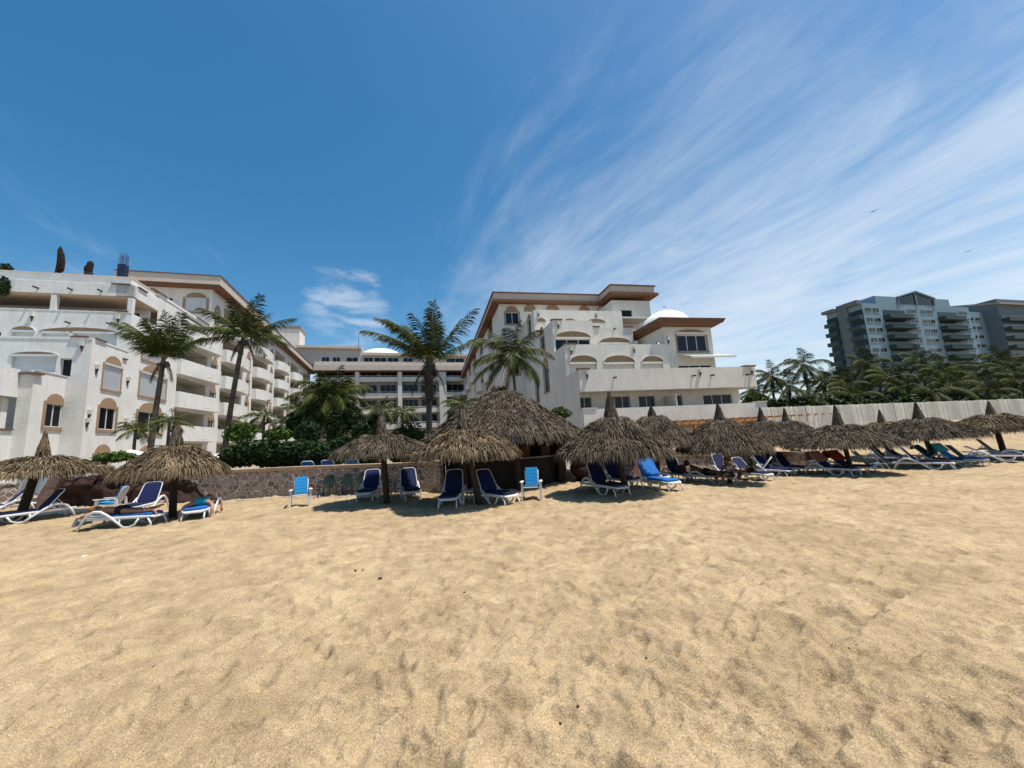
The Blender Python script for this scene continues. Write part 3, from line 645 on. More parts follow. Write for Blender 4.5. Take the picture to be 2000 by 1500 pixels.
for (w_, a, b, z0, z1, mu, sh, zz2, rise) in ((R2, 12.35, 15.0, 7.0, 8.35, 2, 1, 8.4, .62), (R2, 15.7, 18.8, 7.0, 8.3, 2, 1, 8.35, .64), (R2, 19.6, 21.8, 7.0, 8.3, 1, 1, 8.35, .55),
        (R3, 12.2, 15.9, 10.2, 11.45, 2, 0, 11.62, .58), (R3b, 17.5, 21.0, 10.4, 11.2, 1, .5, 11.4, .52)):
    f = window(Rb, w_, a, b, z0, z1, mu, 0, 0, 0, .22, GLASSB if not sh == 1 else None)
    if sh:
        s = MB(); wbox(s, w_, a+.05, b-.05, z0+.02, z1-.02, -.16, -.14); o = Rb.add(s, 'blind', material('pale_blind', (.52, .50, .43), .85, .05, 2), f)
    s = MB(); wbox(s, w_, a-.05, b+.05, zz2-.16, zz2+.02, -.05, .12); Rb.add(s, 'shutter_box', PLR, f)
    s = MB(); arch(s, w_, a, b, zz2+.03, rise, .002, .02); Rb.add(s, 'arch_panel', TAN)
    s = MB(); archrim(s, w_, a, b, zz2+.03, rise, .09, .002, .16); Rb.add(s, 'arch_rim', PLR)
for (w_, a, b, z, rise) in ((R4, 12.3, 13.4, 15.35, .45), (R4, 15.7, 17.2, 15.4, .38), (R4, 18.6, 21.0, 15.3, .5), (R5, 15.6, 17.3, 19.0, .65), (R5, 20.3, 21.7, 18.9, .7), (R5, 12.5, 14.0, 18.7, 1.0)):
    s = MB(); arch(s, w_, a, b, z, rise, .002, .03); Rb.add(s, 'arch_panel', TAN)
    s = MB(); archrim(s, w_, a, b, z, rise, .07, .002, .09); Rb.add(s, 'arch_rim', PLR if w_ is R4 else TAN)
s = MB(); archrim(s, R5, 22.9, 24.4, 18.3, 1.3, .16, .002, .06); Rb.add(s, 'arch_rim', TAN)
window(Rb, R5, 9.85, 11.6, 17.0, 18.55, 1, .2, .75, 0, .12, GLASSB); window(Rb, R5, 9.95, 11.3, 10.2, 11.7, 1, .2, .0, 0, .12)
s = MB(); wbox(s, R6, 24.61, 26.19, 16.91, 17.89, -.28, -.24); Rb.add(s, 'dark_opening', GLASS)
s = MB(); arch(s, R6, 24.6, 26.2, 17.9, .05, .002, .02); Rb.add(s, 'lintel', PLR)
for h in lh: window(Rb, Wf(12, 29.6, 'l'), h[0], h[1], h[2], h[3], 0, .14, .55, 0, .12)
# cornices
def cornice(poly_in, z0, h1, h2, ov=.8):
    pass
P9 = [(8.1, 47.1), (22.9, 47.1), (22.9, 43.6), (29.8, 43.6), (29.8, 62), (24, 62), (24, 109), (8.1, 109)]
s = MB(); s.prism(P9, 20.0-.3, 20.05); Rb.add(s, 'eave_soffit', BRN)
P9b = [(7.9, 46.9), (22.8, 46.9), (22.8, 43.4), (30.0, 43.4), (30.0, 62.2), (24.2, 62.2), (24.2, 109.2), (7.9, 109.2)]
s = MB(); s.prism([(8.3, 47.4), (23.2, 47.4), (23.2, 43.9), (29.4, 43.9), (29.4, 61.6), (23.6, 61.6), (23.6, 108.6), (8.3, 108.6)], 20.053, 21.0, 0, None); Rb.add(s, 'cornice', CORN)
s = MB(); s.prism(P9b[:0]+[(8.1, 47.2), (23.0, 47.2), (23.0, 43.7), (29.6, 43.7), (29.6, 61.8), (23.8, 61.8), (23.8, 108.8), (8.1, 108.8)], 21.003, 21.11); Rb.add(s, 'coping', TILE)
# courtyard side of the right wing
cy = MB(); lw = Wf(9, 48, 'l')
ch = []
for k in range(5):
    for z in (4.0, 7.4, 10.8, 14.2, 17.2): ch.append((54+11*k, 59+11*k, z, z+2.5))
wwall(cy, lw, 48, 108, 0, 19.5, ch, .3); Rb.add(cy, 'courtyard_wall', PLR)
for h in ch: window(Rb, lw, *h, 1, 0, 0, 0, .28)
for k in range(5):
    for z in (4.0, 7.4, 10.8, 14.2):
        p = MB(); Q = [(9, 59.3+11*k), (8.3, 59.2+11*k), (7.9, 58+11*k), (7.8, 56.5+11*k), (7.9, 55+11*k), (8.3, 53.8+11*k), (9, 53.7+11*k)]
        p.prism(Q[::-1], z-.3, z-.1)
        for i in range(6):
            (x0, y0), (x1, y1) = Q[i], Q[i+1]; p.hexa([(x0, y0, z-.1), (x1, y1, z-.1), (x1+.12, y1, z-.1), (x0+.12, y0, z-.1), (x0, y0, z+.95), (x1, y1, z+.95), (x1+.12, y1, z+.95), (x0+.12, y0, z+.95)])
        Rb.add(p, 'balcony', PLR)
# corner tower with dome
tw = MB(); T1 = Wf(23.0, 33, 'f'); Tl = Wf(22.6, 33, 'l'); Tr = Wf(28.0, 33, 'a')
wwall(tw, T1, 22.6, 28.0, 5.75, 12.0, [(24.0, 27.3, 9.5, 11.15), (23.8, 27.5, 6.0, 8.1)], .2); wwall(tw, Tl, 33, 37.8, 5.75, 12.0, [(33.9, 34.5, 9.8, 10.8)], .2); wwall(tw, Tr, 33, 37.8, 5.75, 12.0)
Rb.add(tw, 'tower_wall', PLR)
window(Rb, T1, 24.0, 27.3, 9.5, 11.15, 2, .16, 0, 0, .12, GLASSB); window(Rb, T1, 23.8, 27.5, 6.0, 8.1, 2, 0, 0, 0, .18)
s = MB(); arch(s, T1, 24.2, 27.1, 11.45, .32, .002, .03); Rb.add(s, 'arch_panel', TAN)
s = MB(); wbox(s, T1, 23.9, 27.4, 11.2, 11.42, .04, .16); Rb.add(s, 'shutter_box', PLR)
s = MB(); s.prism([(22.3, 32.6), (28.3, 32.6), (28.3, 38.2), (22.3, 38.2)], 12.003, 12.25, top=[(21.9, 32.2), (28.7, 32.2), (28.7, 38.6), (21.9, 38.6)]); Rb.add(s, 'eave_soffit', BRN)
s = MB(); s.prism([(21.8, 32.1), (28.8, 32.1), (28.8, 38.7), (21.8, 38.7)], 12.253, 12.62, top=[(21.6, 31.9), (29.0, 31.9), (29.0, 38.9), (21.6, 38.9)]); Rb.add(s, 'cornice', material('tower_cornice', (.13, .07, .045), .85, .15, 2))
s = MB(); s.lathe([(2.6*cos(radians(x)), 2.15*sin(radians(x))) for x in range(0, 91, 5)], 40, (25.2, 36.2, 12.6)); Rb.add(s, 'dome', DOME, smooth=True)
# retractable awning under the tower window
s = MB()
n = 16
for i in range(n):
    u0, u1 = 23.7+5.0*i/n, 23.7+5.0*(i+1)/n
    a = T1(u0, 9.15, .02); b = T1(u1, 9.15, .02); c = T1(u1+.45, 8.72, 1.6); d = T1(u0+.45, 8.72, 1.6)
    s.hexa([(*a[:2], a[2]-.03), (*b[:2], b[2]-.03), (*c[:2], c[2]-.03), (*d[:2], d[2]-.03), a, b, c, d])
    um = (u0+u1)/2+.45
    s.hexa([T1(u0+.46, 8.5, 1.6), T1(u1+.44, 8.5, 1.6), T1(u1+.44, 8.5, 1.58), T1(u0+.46, 8.5, 1.58), T1(u0+.455, 8.69, 1.61), T1(u1+.445, 8.69, 1.61), T1(u1+.445, 8.69, 1.59), T1(u0+.455, 8.69, 1.59)])
Rb.add(s, 'awning', FABW)
# copings on the parapet piers, spouts, lamps
for (w_, u0, u1, z) in ((R1, 12.0, 13.1, 3.853), (R1, 28.6, 29.6, 3.853), (R1, 28.1, 29.2, 7.203), (R2, 12, 13.1, 10.103), (R3, 12, 13.0, 13.403), (R3b, 16.4, 17.6, 13.103), (R3b, 20.6, 21.5, 13.103), (R1, 12, 12.9, 7.203)):
    s = MB(); wbox(s, w_, u0-.08, u1+.08, z, z+.12, -.4, .36 if z < 4 else .12); Rb.add(s, 'coping_tile', TILE if z > 4 else CORN)
for a in (15.1, 22.6, 24.5, 28.2): spout(Rb, R1, a, 6.45)
spout(Rb, R3b, 19.3, 12.9)
for w_, u, z in ((R1, 12.7, 6.75), (R1, 23.4, 6.75), (R1, 28.8, 6.8), (R2, 12.6, 9.5), (R2, 18.9, 9.6), (R3, 12.6, 12.9), (R4, 12.6, 16.3), (R4, 19.9, 16.3), (T1, 23.0, 10.6)): sconce(Rb, w_, u, z)
s = MB(); s.prism([(20.9, 29.85), (21.0, 29.85), (21.0, 31.55), (20.9, 31.55)], 3.4, 4.9); Rb.add(s, 'dividing_fin', PLR)
# brown timber and tan panels under the lowest terrace
pg = Bld('pergola', 12, 12.4, 28, 'brown timber pergola with tan wall panels below the lowest white terrace', 'pergola')
s = MB(); s.box(12.4, 37.0, 28.3, 28.6, 2.2, 2.42); s.box(12.4, 37.0, 29.0, 29.3, 2.2, 2.42); 
pg.add(s, 'beam', BEAM)
s = MB()
for i in range(33): s.box(12.6+.75*i, 12.75+.75*i, 27.6, 29.3, 2.423, 2.55)
pg.add(s, 'rafters', BEAM)
for i in range(12):
    s = MB(); a = 13+2.1*i; s.box(a-.14, a+.14, 28.32, 28.58, 0, 2.2); pg.add(s, 'post', BEAM)
s = MB(); s.box(12.4, 37, 29.32, 29.5, 0, 2.19); pg.add(s, 'back_wall', TANP)
for i in range(17):
    s = MB(); a = 13.4+1.25*i; s.box(a, a+.85, 29.27, 29.317, 1.25, 1.95); pg.add(s, 'panel', material('pale_panel', (.55, .44, .34), .9, .05, 2) if i == 0 else bpy.data.materials['pale_panel'])

# ================================================================ TOWER BLOCKS FAR RIGHT
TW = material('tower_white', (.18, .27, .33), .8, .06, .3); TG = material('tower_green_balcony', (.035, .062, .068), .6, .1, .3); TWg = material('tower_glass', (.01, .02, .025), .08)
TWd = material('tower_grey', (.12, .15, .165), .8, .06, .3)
Tb = Bld('apartment_tower', 14, 139.9, 88.8, 'tall pale apartment tower with dark green balconies and a gabled roof top')
tf = Wf(139.9, 88.8, 'f'); ts_ = Wf(139.9, 88.8, 'l')
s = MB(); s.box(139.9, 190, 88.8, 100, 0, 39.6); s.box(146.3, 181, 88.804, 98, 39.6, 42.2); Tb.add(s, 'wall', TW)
s = MB(); s.hexa([(146.3, 90, 42.2), (156, 90, 42.2), (156, 98, 42.2), (146.3, 98, 42.2), (147.5, 90, 42.8), (156, 90, 42.8), (156, 98, 42.8), (147.5, 98, 42.8)]); Tb.add(s, 'roof_slab', TWd)
s = MB()
for x0, x1, z0, z1 in ((155.9, 164.8, 42.3, 44.6), (164.8, 173.6, 44.6, 42.4)):
    s.hexa([(x0, 88.3, z0-.5), (x1, 88.3, z1-.5), (x1, 97, z1-.5), (x0, 97, z0-.5), (x0, 88.3, z0), (x1, 88.3, z1), (x1, 97, z1), (x0, 97, z0)])
for x in (156.2, 164.6, 173.0): s.box(x-.4, x+.4, 88.5, 89.2, 39.7, 42.0 if x != 164.6 else 44.0)
Tb.add(s, 'gable_roof', TWd)
s = MB(); k = s.pts([(156.6, 88.75, 39.8), (164.2, 88.75, 39.8), (164.2, 88.75, 43.6), (156.6, 88.75, 41.7), (165, 88.75, 39.8), (172.6, 88.75, 39.8), (172.6, 88.75, 41.7), (165, 88.75, 43.6)])
s.face((k, k+1, k+2, k+3)); s.face((k+4, k+5, k+6, k+7)); Tb.add(s, 'gable_opening', TWg)
for fl in range(10):
    z = 36.6-3.35*fl
    for (a0_, a1_, mu) in ((140.7, 143.3, 1), (143.9, 146.8, 1), (159.6, 163.9, 4), (165.9, 168.2, 2), (168.7, 171.7, 2), (184.5, 188.6, 2)):
        window(Tb, tf, a0_, a1_, z, z+1.5, mu, 0, 0, 0, depth=-.08, glass=TWg)
    for (a0_, a1_) in ((148.2, 158.6), (173.6, 183.6)):
        s = MB(); wbox(s, tf, a0_, a1_, z-2.2, z-1.0, 0.02, 2.0); wbox(s, tf, a0_-.0, a1_+1.2, z-2.4, z-2.2, 0.02, 2.4); Tb.add(s, 'balcony', TG)
        s = MB(); wbox(s, tf, a0_+.3, a1_-.3, z-.95, z+.9, .01, .1); Tb.add(s, 'balcony_door', TWg)
for fl in range(10):
    z = 36.6-3.35*fl
    for (b0_, b1_) in ((88.9, 92.8), (96.5, 100.2)):
        s = MB(); s.box(138.2, 139.88, b0_, b1_, z-2.2, z-.9); Tb.add(s, 'balcony', TG)
        s = MB(); s.box(139.7, 139.87, b0_+.1, b1_-.1, z-.85, z+.95); Tb.add(s, 'balcony_door', TWg)
s = MB(); s.box(139.5, 139.88, 93.0, 96.3, 0, 41.0); s.box(137.9, 139.88, 88.9, 93, 39.3, 40.6); s.box(138, 139.88, 96.35, 100.3, 39.3, 40.3); Tb.add(s, 'side_fin', TWd)
Tb2 = Bld('apartment_tower', 14, 190.5, 92, 'second tower block with long dark balconies at the right edge')
t2 = Wf(190.5, 92, 'f')
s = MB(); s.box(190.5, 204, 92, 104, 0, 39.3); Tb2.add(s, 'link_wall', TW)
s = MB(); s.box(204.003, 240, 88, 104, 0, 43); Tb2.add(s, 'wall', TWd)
s = MB(); s.hexa([(203.5, 87, 40.8), (241, 87, 40.8), (241, 100, 46), (203.5, 100, 44), (203.5, 87, 41.4), (241, 87, 41.4), (241, 100, 46.6), (203.5, 100, 44.6)]); Tb2.add(s, 'roof', material('clay_roof', (.33, .27, .22), .9, .15, 1))
for fl in range(10):
    z = 35.9-3.35*fl
    for a0_ in (192, 195.5, 199):
        window(Tb2, t2, a0_, a0_+2.6, z, z+1.3, 1, 0, 0, 0, depth=-.08, glass=TWg)
    s = MB(); s.box(204.5, 240, 86, 87.98, z-1.6, z-.3); Tb2.add(s, 'balcony', TG)
    s = MB(); s.box(204.5, 240, 87.9, 87.99, z-.25, z+1.3); Tb2.add(s, 'balcony_door', TWg)
# ================================================================ GARDEN, WALLS, FENCE, ROCKS
GRASS = material('lawn_green', (.035, .07, .015), .95, .3, 3, .02, 60)
PAVE = material('garden_paving', (.30, .24, .18), .95, .2, 1.2)
m = MB(); m.prism([(-9.2, 15.3), (-2.2, 13.9), (2.6, 15.3), (3.5, 16.25), (8.9, 17.95), (13.6, 18.35), (16, 34), (12, 120), (-60, 110), (-60, 24), (-22, 17.4), (-12.5, 16.2)], -.5, .3)
tag(m.build('garden_ground', PAVE), kind='structure')
def stone_wall(name, pts, h, t, label, zb=-.4, caph=.11):
    root = empty(name, (pts[0][0], pts[0][1], 0), 0, label, 'wall'); ox, oy = pts[0]
    m = MB(); c = MB()
    for i in range(len(pts)-1):
        a, b = Vector(pts[i]), Vector(pts[i+1]); d = (b-a).normalized(); n = Vector((-d.y, d.x))
        h0, h1 = h[i], h[i+1]
        q = [a, b, b+n*t, a+n*t]; m.hexa([(p.x-ox, p.y-oy, zb) for p in q]+[(p.x-ox, p.y-oy, hh) for p, hh in zip(q, (h0, h1, h1, h0))])
        q = [a-n*.06, b-n*.06, b+n*(t+.06), a+n*(t+.06)]; c.hexa([(p.x-ox, p.y-oy, hh+.002) for p, hh in zip(q, (h0, h1, h1, h0))]+[(p.x-ox, p.y-oy, hh+caph) for p, hh in zip(q, (h0, h1, h1, h0))])
    m.build('stonework', STONE, root); c.build('wall_cap', CAP, root); return root
stone_wall('retaining_wall', [(-12.6, 14.85), (-8.4, 14.35), (-5, 13.75), (-2.6, 13.3)], [1.02, 1.02, .98, .95], .35, 'low pink stone retaining wall with tan cap behind the green chairs')
stone_wall('retaining_wall', [(3.4, 15.9), (8.9, 17.6), (13.6, 18.0)], [.78, .45, .30], .35, 'low stone retaining wall with tan cap behind the shaded loungers on the right')
# kerb line of pale stones at the foot of the left wall
m = MB(); P = [Vector((x, y, 0)) for x, y in ((-14.6, 12.9), (-12.5, 13.4), (-10.6, 13.8), (-8.2, 13.85), (-6, 13.35), (-3.4, 12.9))]
for i in range(len(P)-1):
    n = 6
    for k in range(n):
        a = P[i].lerp(P[i+1], k/n); b = P[i].lerp(P[i+1], (k+.94)/n); z = sandz(a.x, a.y)
        m.tube([(a.x, a.y, z), (b.x, b.y, z+.005)], .055, 6)
tag(m.build('kerb', material('pale_kerb', (.45, .36, .27), .9, .2, 5)), kind='structure')
def displaced_rock(name, c, size, seed, mat, label, cuts=28, amp=.28, freq=1.1, group=None, cat='rock'):
    bm = bmesh.new(); bmesh.ops.create_icosphere(bm, subdivisions=5, radius=1)
    for v in bm.verts:
        p = Vector(v.co); s = [math.copysign(abs(q)**.55, q) for q in p]; q = Vector((s[0]*size[0], s[1]*size[1], s[2]*size[2]))
        n = mnoise.fractal(q*freq+Vector((seed, seed*2, 0)), .9, 2.1, 5); lay = sin(q.z*11+3*mnoise.noise(q*1.3+Vector((seed, 0, 0))))*.06
        v.co = q+p*(n*amp+lay)
    me = bpy.data.meshes.new(name); bm.to_mesh(me); bm.free(); me.materials.append(mat)
    o = bpy.data.objects.new(name, me); col.objects.link(o); o.location = c; return tag(o, label, cat, group)
displaced_rock('rock_outcrop', (-15.0, 15.6, .35), (1.5, .6, .95), 3, ROCK, 'dark red brown artificial rock face behind the second palapa, with white sign')
displaced_rock('rock_outcrop', (-12.9, 15.1, .1), (1.2, .45, .85), 8, ROCK, 'red brown layered rocks below hedge at the left end of the stone wall')
displaced_rock('rock_outcrop', (-17.2, 15.6, .1), (.9, .5, 1.1), 12, ROCK, 'dark rock beside the leaning stone slab on the left')
displaced_rock('rock_outcrop', (2.55, 14.4, .2), (.45, .5, .82), 5, ROCK, 'red brown stacked rocks right of the dark thatched bar')
sg = at(262, 907, 14.6); root = empty('sign', sg, 0, 'small blank white sign mounted on dark red rock behind the left palapas', 'sign')
m = MB(); m.box(-.2, .2, -.015, .015, -.11, .12); m.build('board', material('white_board', (.6, .6, .6), .6, .06, 20), root)
m = MB(); 
for i in range(4): m.box(-.16, .16-.04*(i % 2), -.018, -.0155, .07-.045*i, .078-.045*i)
m.build('faded_lines', material('grey_print', (.42, .42, .43), .8), root)
m = MB(); m.box(-.03, .03, .016, .9, -.04, .0); m.build('bracket', METAL, root)
slab = MB(); slab.hexa([(-.3, 0, 0), (.35, 0, 0), (.35, .3, 0), (-.3, .3, 0), (.45, 0, 1.35), (.85, 0, 1.4), (.85, .25, 1.4), (.45, .25, 1.35)])
o = tag(slab.build('leaning_slab', ROCKP), 'grey stone slab leaning towards the right beside the path', 'stone slab'); o.location = (-18.2, 14.9, 0)
m = MB(); m.box(-19.5, -13.6, 13.2, 13.42, -.1, .16); tag(m.build('path_edge', FABW), 'low white kerb wall in front of the rocks on the left', 'low wall')
m = MB(); m.box(-24, -18.2, 16.2, 21, -.1, .25); tag(m.build('lawn', GRASS), kind='structure')
root = empty('stone_steps', (2.9, 14.3, 0), 0, 'pale sandy steps beside red rocks right of the bar', 'steps')
for i in range(4):
    m = MB(); m.box(.2, 1.6, .2*i, .2*i+.9, 0, .14+.15*i); m.build('step', material('sandy_step', (.42, .30, .20), .9, .15, 5) if i == 0 else bpy.data.materials['sandy_step'], root)
# pole fence
fa = Vector((21.5, 33.6)); fb = Vector((62, 37.5)); root = empty('pole_fence', (fa.x, fa.y, 0), 0, 'long pale bamboo pole fence standing on the dune in front of the palms', 'fence')
d = (fb-fa); Lf = d.length; d = d/Lf; n_ = 19; pale = material('pale_bamboo', (.74, .71, .64), .9, .1, 2, island=.22)
for s_ in range(n_):
    m = MB(); u0, u1 = Lf*s_/n_, Lf*(s_+1)/n_-.04; k = int((u1-u0)/.145)
    for i in range(k):
        q = d*(u0+(i+.5)*.145); X, Y = q.x, q.y; zb = sandz(fa.x+X, fa.y+Y)-.05; zt = 3.32-.62*(u0+i*.145)/Lf+random.uniform(-.02, .02)
        m.tube([(X, Y, zb), (X+random.uniform(-.02, .02)-.06, Y, zt)], .062, 6)
    m.build('fence_panel', pale, root)
    p = MB(); q = d*(u1+.02); p.tube([(q.x, q.y-.02, sandz(fa.x+q.x, fa.y+q.y)-.1), (q.x-.07, q.y-.02, 3.36-.62*u1/Lf)], .03, 6); p.build('post', pale, root)

# ================================================================ FOLIAGE
LEAF = material('dark_leaf', (.022, .045, .012), .7, .35, 1.5, island=.55, spec=.25)
LEAF2 = material('bright_leaf', (.06, .10, .015), .7, .3, 1.5, island=.5, spec=.25)
FROND = material('palm_frond', (.022, .046, .010), .6, .3, 1.2, island=.55, spec=.1, color2=(.072, .074, .013))
FRONDY = material('dry_frond', (.16, .11, .045), .8, .3, 2, island=.4)
RACH = material('frond_rib', (.13, .14, .04), .6, .2, 3)
TRUNK = material('palm_trunk', (.045, .036, .028), .95, .4, 3, .02, 14, color2=(.12, .10, .08))
def frond(mb, o, az, el, Ln, wind, droop, leaf=.62, step=.045, dens=1.0):
    d = Vector((cos(az)*cos(el), sin(az)*cos(el), sin(el))); p = Vector(o); n = 11; P = [p.copy()]; D = [d.copy()]
    for i in range(n):
        t = (i+1)/n; d = (d+Vector((wind[0], wind[1], -droop*(.35+1.5*t)))*(1.7/n)).normalized(); p = p+d*(Ln/n); P.append(p.copy()); D.append(d.copy())
    mb.tube(P, [.035*(1-.85*i/n) for i in range(n+1)], 4, 1, cap=False)
    m_ = int(Ln/step*dens)
    for k in range(m_):
        t = .12+.88*(k+random.random()*.6)/m_; x = t*n; i = min(n-1, int(x)); f_ = x-i; q = P[i].lerp(P[i+1], f_); dd = D[i].lerp(D[i+1], f_).normalized()
        sd_ = dd.cross(Vector((0, 0, 1))); 
        if sd_.length < .05: sd_ = Vector((1, 0, 0))
        sd_.normalize(); up = sd_.cross(dd)
        ll = leaf*(.45+.75*sin(pi*min(1, t*.9+.08)))*random.uniform(.8, 1.1)
        for s_ in (-1, 1):
            e = (sd_*s_*.72+dd*(.65+.5*t)-Vector((0, 0, .30+.75*random.random()))+up*.12+Vector((wind[0], wind[1], 0))*.5).normalized()
            tip = q+e*ll-Vector((0, 0, ll*.22)); mid = q+e*ll*.5; wv = dd*.013*(1+leaf)
            k0 = mb.pts((q-wv*.6, q+wv*.6, mid+wv, mid-wv, tip)); mb.face((k0, k0+1, k0+2, k0+3), 0); mb.face((k0+3, k0+2, k0+4), 0)
def palm_mesh(h, Ln, nf, lean=(0, 0), wind=(-.3, 0), seed=0, r=.17, elmin=-.5, skirt=True, curve=0, up=False, leaf=.62, hairy=0):
    random.seed(seed)
    T = MB(); n = 26; P = []; Rr = []
    for i in range(n+1):
        t = i/n; P.append((lean[0]*t**1.5+curve*sin(pi*t), lean[1]*t, h*t)); Rr.append(r*(1.35-.45*min(1, t*6) if t < .17 else .9-.28*t)*(1+.05*(i % 2)))
    if hairy: 
        for i in range(n+1):
            if i/n > 1-hairy: Rr[i] *= 1.55
    T.tube(P, Rr, 10, 0)
    top = Vector(P[-1])
    Cn = MB(); g = 2.399963
    for i in range(nf):
        t = i/nf; el = 1.35-(1.35-elmin)*t**.85; az = i*g+random.uniform(-.2, .2)
        frond(Cn, top+Vector((cos(az), sin(az), 0))*.07, az, el, Ln*random.uniform(.82, 1.08)*(.8 if t < .15 else 1), wind, random.uniform(.45, .75)*(.45 if up else 1), leaf)
    Dn = MB()
    if skirt:
        for i in range(7):
            az = i*g*1.3; frond(Dn, top-Vector((0, 0, .1)), az, -.7, Ln*.55, (wind[0]*.3, 0), .9, .35, .11)
    for i in range(9 if skirt else 3):
        a = i*.9; c = top+Vector((cos(a)*.22, sin(a)*.22, -.28-.08*(i % 3))); bm = MB()
        Dn.lathe([(0.001, -.11), (.08, -.07), (.10, 0), (.07, .07), (0.001, .1)], 8, c)
    if hairy:
        for i in range(240):
            a = random.uniform(0, 2*pi); t = 1-hairy*random.random(); z = h*t; rr = r*1.3; q = Vector((lean[0]*t**1.5+cos(a)*rr, lean[1]*t+sin(a)*rr, z)); e = Vector((cos(a)*.22, sin(a)*.22, random.uniform(-.3, .25)))
            wv = Vector((-sin(a), cos(a), 0))*.05; Dn.quad(q-wv, q+wv, q+e+wv*.4, q+e-wv*.4)
    return T, Cn, Dn
def palm(px, py, Y, zbase, label, Ln=2.7, nf=24, lean=(0, 0), wind=(-.3, 0), seed=1, r=.17, group=None, proto=None, cat='palm tree', rz=0, **kw):
    c = at(px, py, Y); h = c.z-zbase
    root = empty('palm_tree', (c.x-lean[0], c.y-lean[1], zbase), 0, label, cat, group)
    T, Cn, Dn = palm_mesh(h, Ln, nf, lean, wind, seed, r, **kw)
    T.build('trunk', TRUNK, root, smooth=True); Cn.build('crown', [FROND, RACH], root); Dn.build('dry_fronds', FRONDY if False else TRUNK, root)
    return root
palm(320, 700, 22, .3, 'coconut palm swept left before the white wing, leftmost tall palm', 2.7, 20, (.4, 0), (-.30, .1), 3, .18, elmin=.7, leaf=.7, up=True)
palm(476, 658, 24, .3, 'tall coconut palm with drooping fronds in front of the curved balconies', 3.0, 20, (.9, 0), (-.12, 0), 5, .2, elmin=-.1, leaf=.7, up=True)
palm(838, 705, 19, .3, 'tall palm with dark shaggy trunk top standing before the central block', 3.4, 17, (.1, 0), (-.26, 0), 11, .18, elmin=.5, up=True, hairy=.38, leaf=.6)
palm(1000, 694, 27, .3, 'coconut palm with slim trunk beside the shaded wall of the right building', 3.3, 22, (-.15, 0), (-.1, 0), 14, .15, elmin=-.6, leaf=.8)
palm(265, 838, 20, .3, 'small palm before the white wall behind the second palapa, left of the leaning trunk', 1.0, 14, (0, 0), (-.3, 0), 21, .1, elmin=-.6, leaf=.32, skirt=False, group='small garden palms')
palm(331, 824, 20, .3, 'small palm with thin trunk just right of the leaning trunk', 1.0, 14, (0, 0), (-.2, 0), 22, .1, elmin=-.6, leaf=.32, skirt=False, group='small garden palms')
palm(516, 812, 23, .3, 'small palm over the hedge in front of the balconies', 1.15, 15, (0, 0), (-.2, 0), 23, .1, elmin=-.6, leaf=.35, skirt=False, group='small garden palms')
palm(560, 826, 24, .3, 'small bright palm right of another small palm over the hedge', 1.1, 14, (0, 0), (-.2, 0), 26, .1, elmin=-.5, leaf=.35, skirt=False, group='small garden palms')
palm(645, 775, 25, .3, 'dense dark palm left of the central courtyard view', 2.6, 44, (0, 0), (-.05, 0), 24, .24, elmin=-1.2, leaf=.85)
palm(590, 800, 27, .3, 'dark slim palm between hedge and dense palm', 1.5, 20, (0, 0), (-.05, 0), 25, .16, elmin=-.9, leaf=.5, group='small garden palms')
palm(745, 800, 24, .3, 'small palm rising behind the third palapa', 1.1, 14, (0, 0), (-.1, 0), 27, .12, elmin=-.5, leaf=.4, skirt=False, group='small garden palms')
palm(786, 806, 25, .3, 'small drooping palm between third palapa and shaggy palm', 1.2, 15, (0, 0), (-.1, 0), 28, .12, elmin=-.9, leaf=.4, skirt=False, group='small garden palms')
palm(905, 790, 26, .3, 'small dark palm peeking over the left edge of the big thatched roof', 1.5, 16, (0, 0), (-.1, 0), 29, .12, elmin=-.7, leaf=.4, skirt=False, group='small garden palms')
# the grove behind the fence
gr = [(1507, 735, 50), (1568, 712, 47), (1608, 742, 52), (1652, 752, 49), (1690, 708, 50), (1738, 738, 47), (1797, 703, 52), (1832, 726, 48), (1872, 722, 53), (1908, 740, 49), (1944, 703, 53), (1968, 724, 50), (1992, 746, 47), (1628, 735, 56), (1765, 762, 45), (1715, 726, 56), (1852, 752, 45), (1540, 752, 54), (1480, 768, 49), (1815, 765, 44), (1930, 765, 45), (2030, 715, 50), (1670, 772, 44), (1590, 775, 44)]
gl = ['drooping palm next to the white building, leftmost tall one behind the fence', 'tall palm with one upright spear frond behind the fence', None]
place = ['beyond the fence left of the pale tower', 'beyond the fence below the pale tower', 'beyond the fence right of the pale tower']
for i, (px, py, Y) in enumerate(gr):
    c = at(px, py, Y)
    lab = ['coconut palm closest to the white terraced building behind the fence', 'tall windswept palm with upright spear standing against the sky', 'palm behind the fence just right of the tall windswept one', 'low palm under the left edge of the pale tower', 'tall palm before the left corner of the pale tower', 'palm before the left window column of the pale tower', 'tall palm under the gable of the pale tower', 'palm just right of the tall one under the tower gable', 'palm before the right balconies of the pale tower', 'palm below the right corner of the pale tower', 'tall palm between the two apartment towers', 'palm at the foot of the second tower', 'palm low at the right edge of the photo', 'palm rising behind the low one at the left edge of the pale tower', 'low palm with arching fronds above the fence under the tower', 'palm behind the others at the tower left balconies', 'low palm above the fence between tower palms', 'palm between the two leftmost ones behind the fence', 'lowest palm touching the white terraced building', 'low palm right above the pointed palapa tip under the tower', 'low palm above the fence right of the pale tower', 'palm cut by the right edge of the photo', 'low palm just above the fence under the tower corner', 'low palm above the fence left of the pale tower'][i]
    palm(px, py, Y, 1.2, lab, random.uniform(2.6, 3.2), 15, (random.uniform(-.5, .5), 0), (-.30, 0), 40+i, .2, group='palms behind the fence', elmin=-1.0, leaf=.85, skirt=(i % 2 == 0), hairy=.3)
